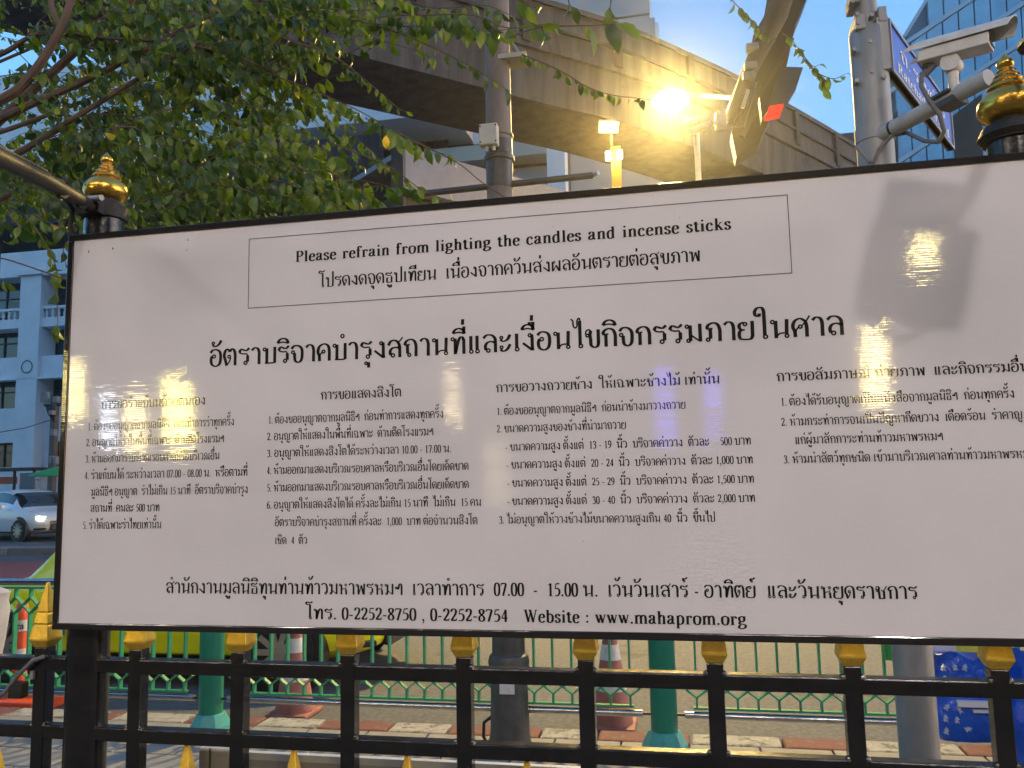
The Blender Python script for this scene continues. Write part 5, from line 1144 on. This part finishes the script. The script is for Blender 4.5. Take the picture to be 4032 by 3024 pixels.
# main limbs
limbs = [
 ([(-500, 900), (-100, 560), (218, 275), (515, 0), (700, -180)], 2.6, .022, .009),
 ([(-500, 760), (0, 470), (330, 320), (640, 160), (900, 20), (1100, -100)], (2.3, 2.6), .016, .006),
 ([(-400, 800), (0, 640), (300, 460), (560, 300), (760, 180), (900, 95)], (2.2, 2.5), .013, .004),
 ([(-300, 500), (0, 395), (120, 300), (230, 130), (285, -20), (300, -150)], 2.1, .016, .010),
 ([(-300, 330), (0, 215), (110, 150), (220, 125), (420, 150), (640, 165), (900, 210), (1080, 290)], 2.4, .010, .003),
 ([(190, -150), (205, 30), (245, 125)], 2.12, .010, .008),
 ([(-200, 820), (60, 620), (260, 500), (430, 440)], 2.8, .012, .004),
 ([(-200, 560), (0, 520), (300, 410), (520, 330)], 3.0, .014, .005),
 ([(-200, 880), (0, 790), (140, 700), (340, 610), (380, 590)], 2.9, .012, .003),
 ([(-200, 330), (100, 200), (200, 170), (560, 215), (900, 240)], 3.1, .008, .003),
 ([(100, -60), (330, 30), (480, 60), (640, 110)], 3.2, .008, .003),
]
for i, (pts, Y, r0, r1) in enumerate(limbs):
    C = sub(Q(pts, Y), 6); k = len(C)
    b_ = MB().tube(C, [r0+(r1-r0)*j/(k-1) for j in range(k)], 8); b_.build('branch', M_['bark'], TR, smooth=True)
    if i in (1, 2, 4, 6, 7, 8, 9, 10):
        for j in range(8, k, 2):
            for _ in range(2):
                d = Vector((rt.uniform(.1, .5), rt.uniform(-.2, .3), rt.uniform(-.35, .35))); p = C[j]
                spray([p, p+d*.35, p+d*.75+Vector((0, 0, -.05))], .002, .0008, .035, .1)
part('trunk', 'bark', TR, lambda b: b.tube([(-4.2, 2.6, 0), (-4.0, 2.6, 1.2), (-3.3, 2.6, 2.3), (-2.6, 2.55, 2.75)], [.14, .12, .09, .05], 14), smooth=True)
for (pts, Y, _r, _s) in limbs[:3]+limbs[6:9]:
    e = Q(pts, Y)[0]; part('limb', 'bark', TR, lambda b: b.tube([(-3.3, 2.6, 2.3), Vector((-2.8, 2.55, 2.5)).lerp(e, .4), e], [.06, .035, _r], 8), smooth=True)
# the sprays that stand clear of the crown
clear = [
 ([(560, 40), (900, 50), (1300, 85), (1600, 60), (1800, 95), (1960, 130)], (2.5, 2.2), .2, .032, 1.),
 ([(1000, 10), (1250, 50), (1480, 95), (1750, 110), (1930, 125), (2060, 100)], 2.35, .0, .032, 1.),
 ([(1080, -60), (1200, 20), (1420, 40), (1600, 20)], 2.3, 0, .03, 1.), ([(1500, -40), (1700, 30), (1900, 20), (2010, 60)], 2.2, 0, .03, 1.),
 ([(1640, 60), (1860, 60), (2000, 110), (2140, 95)], 2.05, .2, .03, 1.1),
 ([(2000, 150), (2130, 105), (2240, 102), (2340, 100), (2425, 95)], 1.95, .3, .052, 1.35),
 ([(1370, 210), (1500, 150), (1640, 100)], 2.4, 0, .05, .9),
 ([(1000, 270), (1180, 335), (1400, 430), (1560, 520), (1640, 570)], (2.4, 2.2), 0, .03, 1.1),
 ([(850, 430), (1050, 560), (1250, 640), (1400, 720), (1490, 790)], 2.3, 0, .032, 1.1),
 ([(1560, 520), (1700, 590), (1760, 610)], 2.1, .1, .03, .9),
 ([(1120, 150), (1300, 215), (1420, 300), (1560, 420), (1600, 440)], 2.3, .1, .026, .8),
 ([(1480, 100), (1620, 150), (1750, 210), (1850, 260), (1985, 345)], 2.35, .1, .034, 1.),
 ([(1250, 60), (1480, 150), (1640, 200), (1700, 230)], 2.5, 0, .034, 1.),
 ([(2055, 215), (2200, 275), (2300, 335), (2400, 372), (2560, 392)], (2.3, 2.2), 0, .022, .62),
 ([(1300, 560), (1400, 600), (1540, 660), (1650, 740), (1760, 790)], 2.1, .1, .06, .7),
 ([(1100, 760), (1200, 700), (1330, 700), (1470, 720), (1540, 740)], 2.2, 0, .03, 1.1),
 ([(2020, -60), (2060, 10), (2110, 30)], 2.1, 0, .03, 1.), ([(2230, -60), (2240, 10), (2250, 25)], 2.1, 0, .04, 1.), ([(2410, -40), (2405, 10), (2400, 45)], 2.1, .5, .03, .9),
 ([(100, 850), (160, 930), (205, 1010), (230, 1090), (222, 1150)], 2.1, 0, .03, 1.), ([(222, 1150), (225, 1200), (228, 1290)], 2.1, .7, .025, .9), ([(40, 850), (80, 900), (60, 940)], 1.7, .2, .03, 1.2),
 ([(250, 880), (300, 900), (250, 980), (260, 1040)], 2.2, 0, .035, .8), ([(-40, 1090), (10, 1100), (25, 1110)], 2., .5, .03, .9), ([(130, 840), (200, 880), (262, 900)], 2.0, 0, .03, 1.),
 ([(440, 505), (520, 500), (560, 520)], 1.75, .1, .05, 1.3),
]
for pts, Y, t0, dn, sc_ in clear: spray(Q(pts, Y), .0026, .0008, dn, t0, None, sc_, droop=1.1)
twigs.tube(sub(Q([(-60, 1010), (20, 1020), (150, 1062), (270, 1104)], 1.9), 4), .0022, 5); twigs.tube(sub(Q([(1640, 560), (1800, 640), (1900, 720), (2010, 790)], 2.1), 4), .0016, 5)
def dens_ok(x, y):
    lim = 1230 if y < 330 else (1230+(y-330)*.9 if y < 600 else 1470-(y-600)*.5)
    if y < 160: lim = 1500
    if x > lim: return False
    if 210 < x < 640 and 215 < y < 420: return rt.random() < .28      # the thin patch where pale sky shows
    if x > 1000: return rt.random() < .4
    if x < 360 and y < 600: return rt.random() < .3
    return True
cnt = 0
while cnt < 500:
    x, y = rt.uniform(-120, 1560), rt.uniform(-120, 880)
    if not dens_ok(x, y): continue
    Y = 2.0+3.6*rt.random()**.8; p = onY(x, y, Y); cnt += 1
    d = Vector((rt.uniform(.25, .9), rt.uniform(-.3, .3), rt.uniform(-.55, .2))).normalized()*rt.uniform(.14, .36)
    spray([p-d*.5, p+Vector((0, 0, .015)), p+d*.5], .0017, .0007, .03, 0)
# fill the lower crown just above the board
for _ in range(70):
    x, y = rt.uniform(520, 1500), rt.uniform(560, 820); p = onY(x, y, rt.uniform(2.0, 3.0)); d = Vector((rt.uniform(.3, .9), rt.uniform(-.3, .3), rt.uniform(-.5, -.05))).normalized()*rt.uniform(.15, .3)
    if x > 1280 and rt.random() < .6: continue
    spray([p-d*.5, p+Vector((0, 0, .01)), p+d*.5], .0017, .0007, .03, 0)
for (x, y) in ((1520, 548), (2105-330, 775)): leaf(onY(x, y-15, 2.05), (0, 0, -1), 3, .7)
twigs.build('twigs', M_['bark'], TR, kind='stuff')
leaves.sort(key=lambda l: (l[2]-Vector((0, 0, EYE))).length/l[3])
o0 = wloc(TR); nobj = 0; rest = {}
def inframe(p):
    d = p-Vector((0, 0, EYE)); dz = d.dot(FW)
    if dz < .1: return False
    x, y = 2016+FPX*d.dot(RT)/dz, 1512-FPX*d.dot(UPV)/dz
    return -30 < x < 4060 and -30 < y < 1400 and not (x > 280 and y > 935-.088*x)
for kd, M4, p, sc_ in leaves:
    if p.y < 1.5: continue
    if nobj < 298 and inframe(p):
        o = bpy.data.objects.new('leaf', LV[kd][0]); COL.objects.link(o); o.parent = TR
        o.matrix_local = Matrix.Translation(-o0) @ M4; nobj += 1
    else: rest.setdefault(LV[kd][0].materials[0].name, []).append((kd, M4))
V, F, MI = [], [], []; mats = list(rest)
for mi, k_ in enumerate(mats):
    for kd, M4 in rest[k_]:
        b0 = len(V); V += [M4 @ Vector(q) - o0 for q in LV[kd][1]]; F += [tuple(i+b0 for i in f) for f in LV[kd][2]]; MI += [mi]*len(LV[kd][2])
me = bpy.data.meshes.new('foliage'); me.from_pydata(V, [], F)
for k_ in mats: me.materials.append(bpy.data.materials[k_])
me.polygons.foreach_set('material_index', MI); me.polygons.foreach_set('use_smooth', [True]*len(F)); me.update()
fo = bpy.data.objects.new('foliage', me); COL.objects.link(fo); fo.parent = TR; fo['kind'] = 'stuff'

# climbing plant on the gantry
cl_ = thing('gantry_creeper', 'dark leafy creeper growing out of the slanted gantry', 'plant', onY(3080, 200, 8)[:])
leaves2 = leaves; leaves = []; tw0 = twigs; twigs = MB()
for pts, dn, sc_ in (([(2862, -20), (2920, 40), (2960, 80), (2980, 100)], .06, 1.9), ([(3080, 130), (3120, 160), (3160, 225), (3220, 290), (3245, 345)], .06, 2.2), ([(3210, 285), (3280, 310), (3330, 290)], .07, 2.1), ([(3160, 215), (3200, 260), (3225, 255)], .05, 1.8), ([(2975, 90), (2990, 130), (3040, 150)], .05, 1.6)):
    spray(Q(pts, 8.), .006, .0025, dn, .05, 1, sc_, droop=1.3)
V, F = [], []
for kd, M4, p, sc_ in leaves:
    o = bpy.data.objects.new('leaf', LV[kd][0]); COL.objects.link(o); o.parent = cl_; o.matrix_local = Matrix.Translation(-wloc(cl_)) @ M4
twigs.build('stem', M_['bark'], cl_)
# ---------------------------------------------------------------- lamps of the shrine court behind the camera (their reflections stand in the board)
def mirror(px, py, t):
    s_ = onY(px, py, SY); d = ray(px, py).normalized(); d = Vector((d.x, -d.y, d.z)); return s_ + d*t
def floodlamp(label, c, r, col, st, post=True):
    t = thing('court_lamp', label, 'lamp', (c.x, c.y, 0), 'lamps of the shrine court behind the viewer')
    part('globe', lampmat('court_globe', col, st*.17), t, lambda b: b.lathe([(r*math.sin(a), -r*math.cos(a)) for a in [PI*(i+.02)/12.04 for i in range(13)]], c, 16), smooth=True)
    if post and c.z > .6: part('post', 'blackpaint', t, lambda b: b.tube([(c.x, c.y, 0), (c.x, c.y, c.z-r)], .03, 8))
    return t
warm = (1., .74, .42)
for lab, px, py, t, r, col, st in (
  ('court lamp reflected above the first column heading', 700, 1640, 6.2, .13, (1., .82, .22), 62),
  ('court lamp reflected left of the first column heading', 545, 1670, 5.6, .09, (1., .8, .35), 48),
  ('pale court lamp reflected at the first numbered line', 440, 1665, 7.0, .085, (.75, .85, 1.), 42),
  ('court lamp reflected in the left border of the board', 285, 1545, 6.5, .12, (1., .82, .3), 40),
  ('court lamp reflected right of the lion heading', 1790, 1560, 7.5, .10, (1., .78, .42), 26),
  ('court lamp reflected beside the wooden elephant list', 1960, 1850, 7.0, .16, (1., .82, .5), 5),
  ('court lamp reflected below the upper right corner', 3625, 930, 6.0, .11, (1., .80, .32), 55),
  ('court lamp reflected in the fourth column heading', 3450, 1460, 6.5, .12, (1., .78, .30), 70),
  ('blue lamp reflected in the third column heading', 2625, 1600, 6.0, .10, (.12, .10, 1.), 20),
  ('small blue lamp reflected in the third column heading', 2815, 1620, 6.2, .08, (.14, .12, 1.), 22)):
    floodlamp(lab, mirror(px, py, t), r, col, st)
hb_ = thing('hotel_sky_blocker', 'unseen tall brown hotel block added behind the viewer to block sky light', 'building', (0, -22, 0))  # unseen block added to keep sky light off the board and fence
part('wall', 'hotel', hb_, lambda b: b.box((0, -24, 15), (110, 10, 30)))
part('podium', 'hotel', hb_, lambda b: b.box((0, -17.5, 3.5), (60, 3, 7)))
for k_ in range(9):
    for r_ in range(5): part('window', 'wglass', hb_, lambda b: b.box((-32+k_*8, -18.95, 9+r_*4.4), (4.5, .2, 2.4)))
cn = thing('sky_block_canopy', 'unseen dark canopy added over the court behind the viewer to block sky light', 'canopy', (0, -8, 0))  # unseen roof added to cut the sky light from behind
part('roof', 'brown', cn, lambda b: b.box((0, -9, 6.6), (26, 9, .3)))
for x_ in (-12, 12):
    for y_ in (-5, -13): part('column', 'hotel', cn, lambda b: b.box((x_, y_, 3.22), (.4, .4, 6.44)))
for x_, y_, e_ in ((-6.5, -5.2, 'leftmost'), (-2.6, -5.2, 'second from left'), (1.3, -5.2, 'third from left'), (5.2, -5.2, 'rightmost')):  # fill lamps added out of view to light the board without shadows
    tb = thing('fill_light', 'unseen fill tube added under the canopy behind the viewer, '+e_+' of four', 'lamp', (x_, y_, 6.4), 'added fill tubes under the canopy')
    part('tray', 'camwhite', tb, lambda b: b.box((x_, y_, 6.41), (2.4, .5, .05)))
    part('tube', lampmat('fill_tube', (1., .87, .83), 5.2), tb, lambda b: b.box((x_, y_, 6.35), (2.3, .4, .06)))
# main floodlight of the court, high behind the camera at right
KL = Vector((1.6, -3.4, 4.6))
kt = thing('court_floodlight', 'warm floodlight on a tall mast behind the viewer', 'lamp', (KL.x, KL.y-.3, 0))
part('mast', 'blackpaint', kt, lambda b: b.tube([(KL.x, KL.y-.3, 0), (KL.x, KL.y-.3, KL.z+.2)], .05, 10))
part('housing', 'blackplastic', kt, lambda b: b.box((KL.x, KL.y-.14, KL.z), (.3, .1, .22)))
part('lamp_face', lampmat('flood_panel', (1., .89, .86), 100), kt, lambda b: b.box((KL.x, KL.y-.08, KL.z), (.2, .01, .16)))
KL2 = Vector((-3.2, -3.0, 4.4))
kt = thing('court_floodlight', 'second warm floodlight on a mast behind the viewer at left', 'lamp', (KL2.x, KL2.y-.3, 0))
part('mast', 'blackpaint', kt, lambda b: b.tube([(KL2.x, KL2.y-.3, 0), (KL2.x, KL2.y-.3, KL2.z+.2)], .05, 10))
part('housing', 'blackplastic', kt, lambda b: b.box((KL2.x, KL2.y-.14, KL2.z), (.3, .1, .22)))
part('lamp_face', lampmat('flood_panel', (1., .86, .78), 22), kt, lambda b: b.box((KL2.x, KL2.y-.08, KL2.z), (.2, .01, .16)))
# unlit spotlight on an arm from the right post, above the frame; it shades the board
def between(px, py, yy, K): s_ = onY(px, py, SY); f = (SY-yy)/(SY-K.y); return s_.lerp(K, f)
hp = thing('unlit_spotlight', 'black spotlight on an arm over the board, just outside the frame', 'lamp', (rp.location.x, PYF, 2.4))
cen = between(3600, 1095, .86, KL)
Rk = Matrix.Rotation(math.radians(12), 3, 'Y')
part('housing', 'dblack', hp, lambda b: b.box(cen, (.135, .06, .11), R=Rk), bevel=.006)
part('yoke', 'dblack', hp, lambda b: b.tube([cen+Rk@Vector((-.01+.034*math.cos(a), 0, -.055-.036*math.sin(a))) for a in [i*PI/8 for i in range(9)]], .005, 6))
part('arm', 'dblack', hp, lambda b: b.tube([cen+Vector((.02, 0, .06)), between(3800, 800, .9, KL), Vector((rp.location.x+.03, PYF, between(3962, 640, 1.3, KL).z+.2))], .012, 8))
part('driver_box', 'dblack', hp, lambda b: b.box(between(3620, 850, .88, KL), (.10, .04, .07), R=Rk))
# the head of the left arm
ha = thing('left_spotlight', 'black spotlight at the end of the left lamp arm, outside the frame', 'lamp', (-.9, .85, 2.3))
cen2 = between(960, 970, .86, KL2)
part('housing', 'dblack', ha, lambda b: b.box(cen2, (.125, .05, .075)), bevel=.006)
part('arm', 'dblack', ha, lambda b: b.tube([cen2+Vector((-.06, 0, 0)), A3], .008, 8))
# ---------------------------------------------------------------- thin haze added for a lens-like glow round the street lamps
hm = bpy.data.materials.new('haze'); hm.use_nodes = True; hn = hm.node_tree; hn.nodes.remove(hn.nodes['Principled BSDF'])
pv_ = hn.nodes.new('ShaderNodeVolumePrincipled'); pv_.inputs['Density'].default_value = .0023; pv_.inputs['Anisotropy'].default_value = .89; pv_.inputs['Color'].default_value = (.9, .9, .9, 1)
lk(hn, pv_.outputs[0], hn.nodes['Material Output'].inputs['Volume'])
hz = MB().box((0, 60, 38), (600, 360, 80)).build('haze', hm, None, kind='stuff')
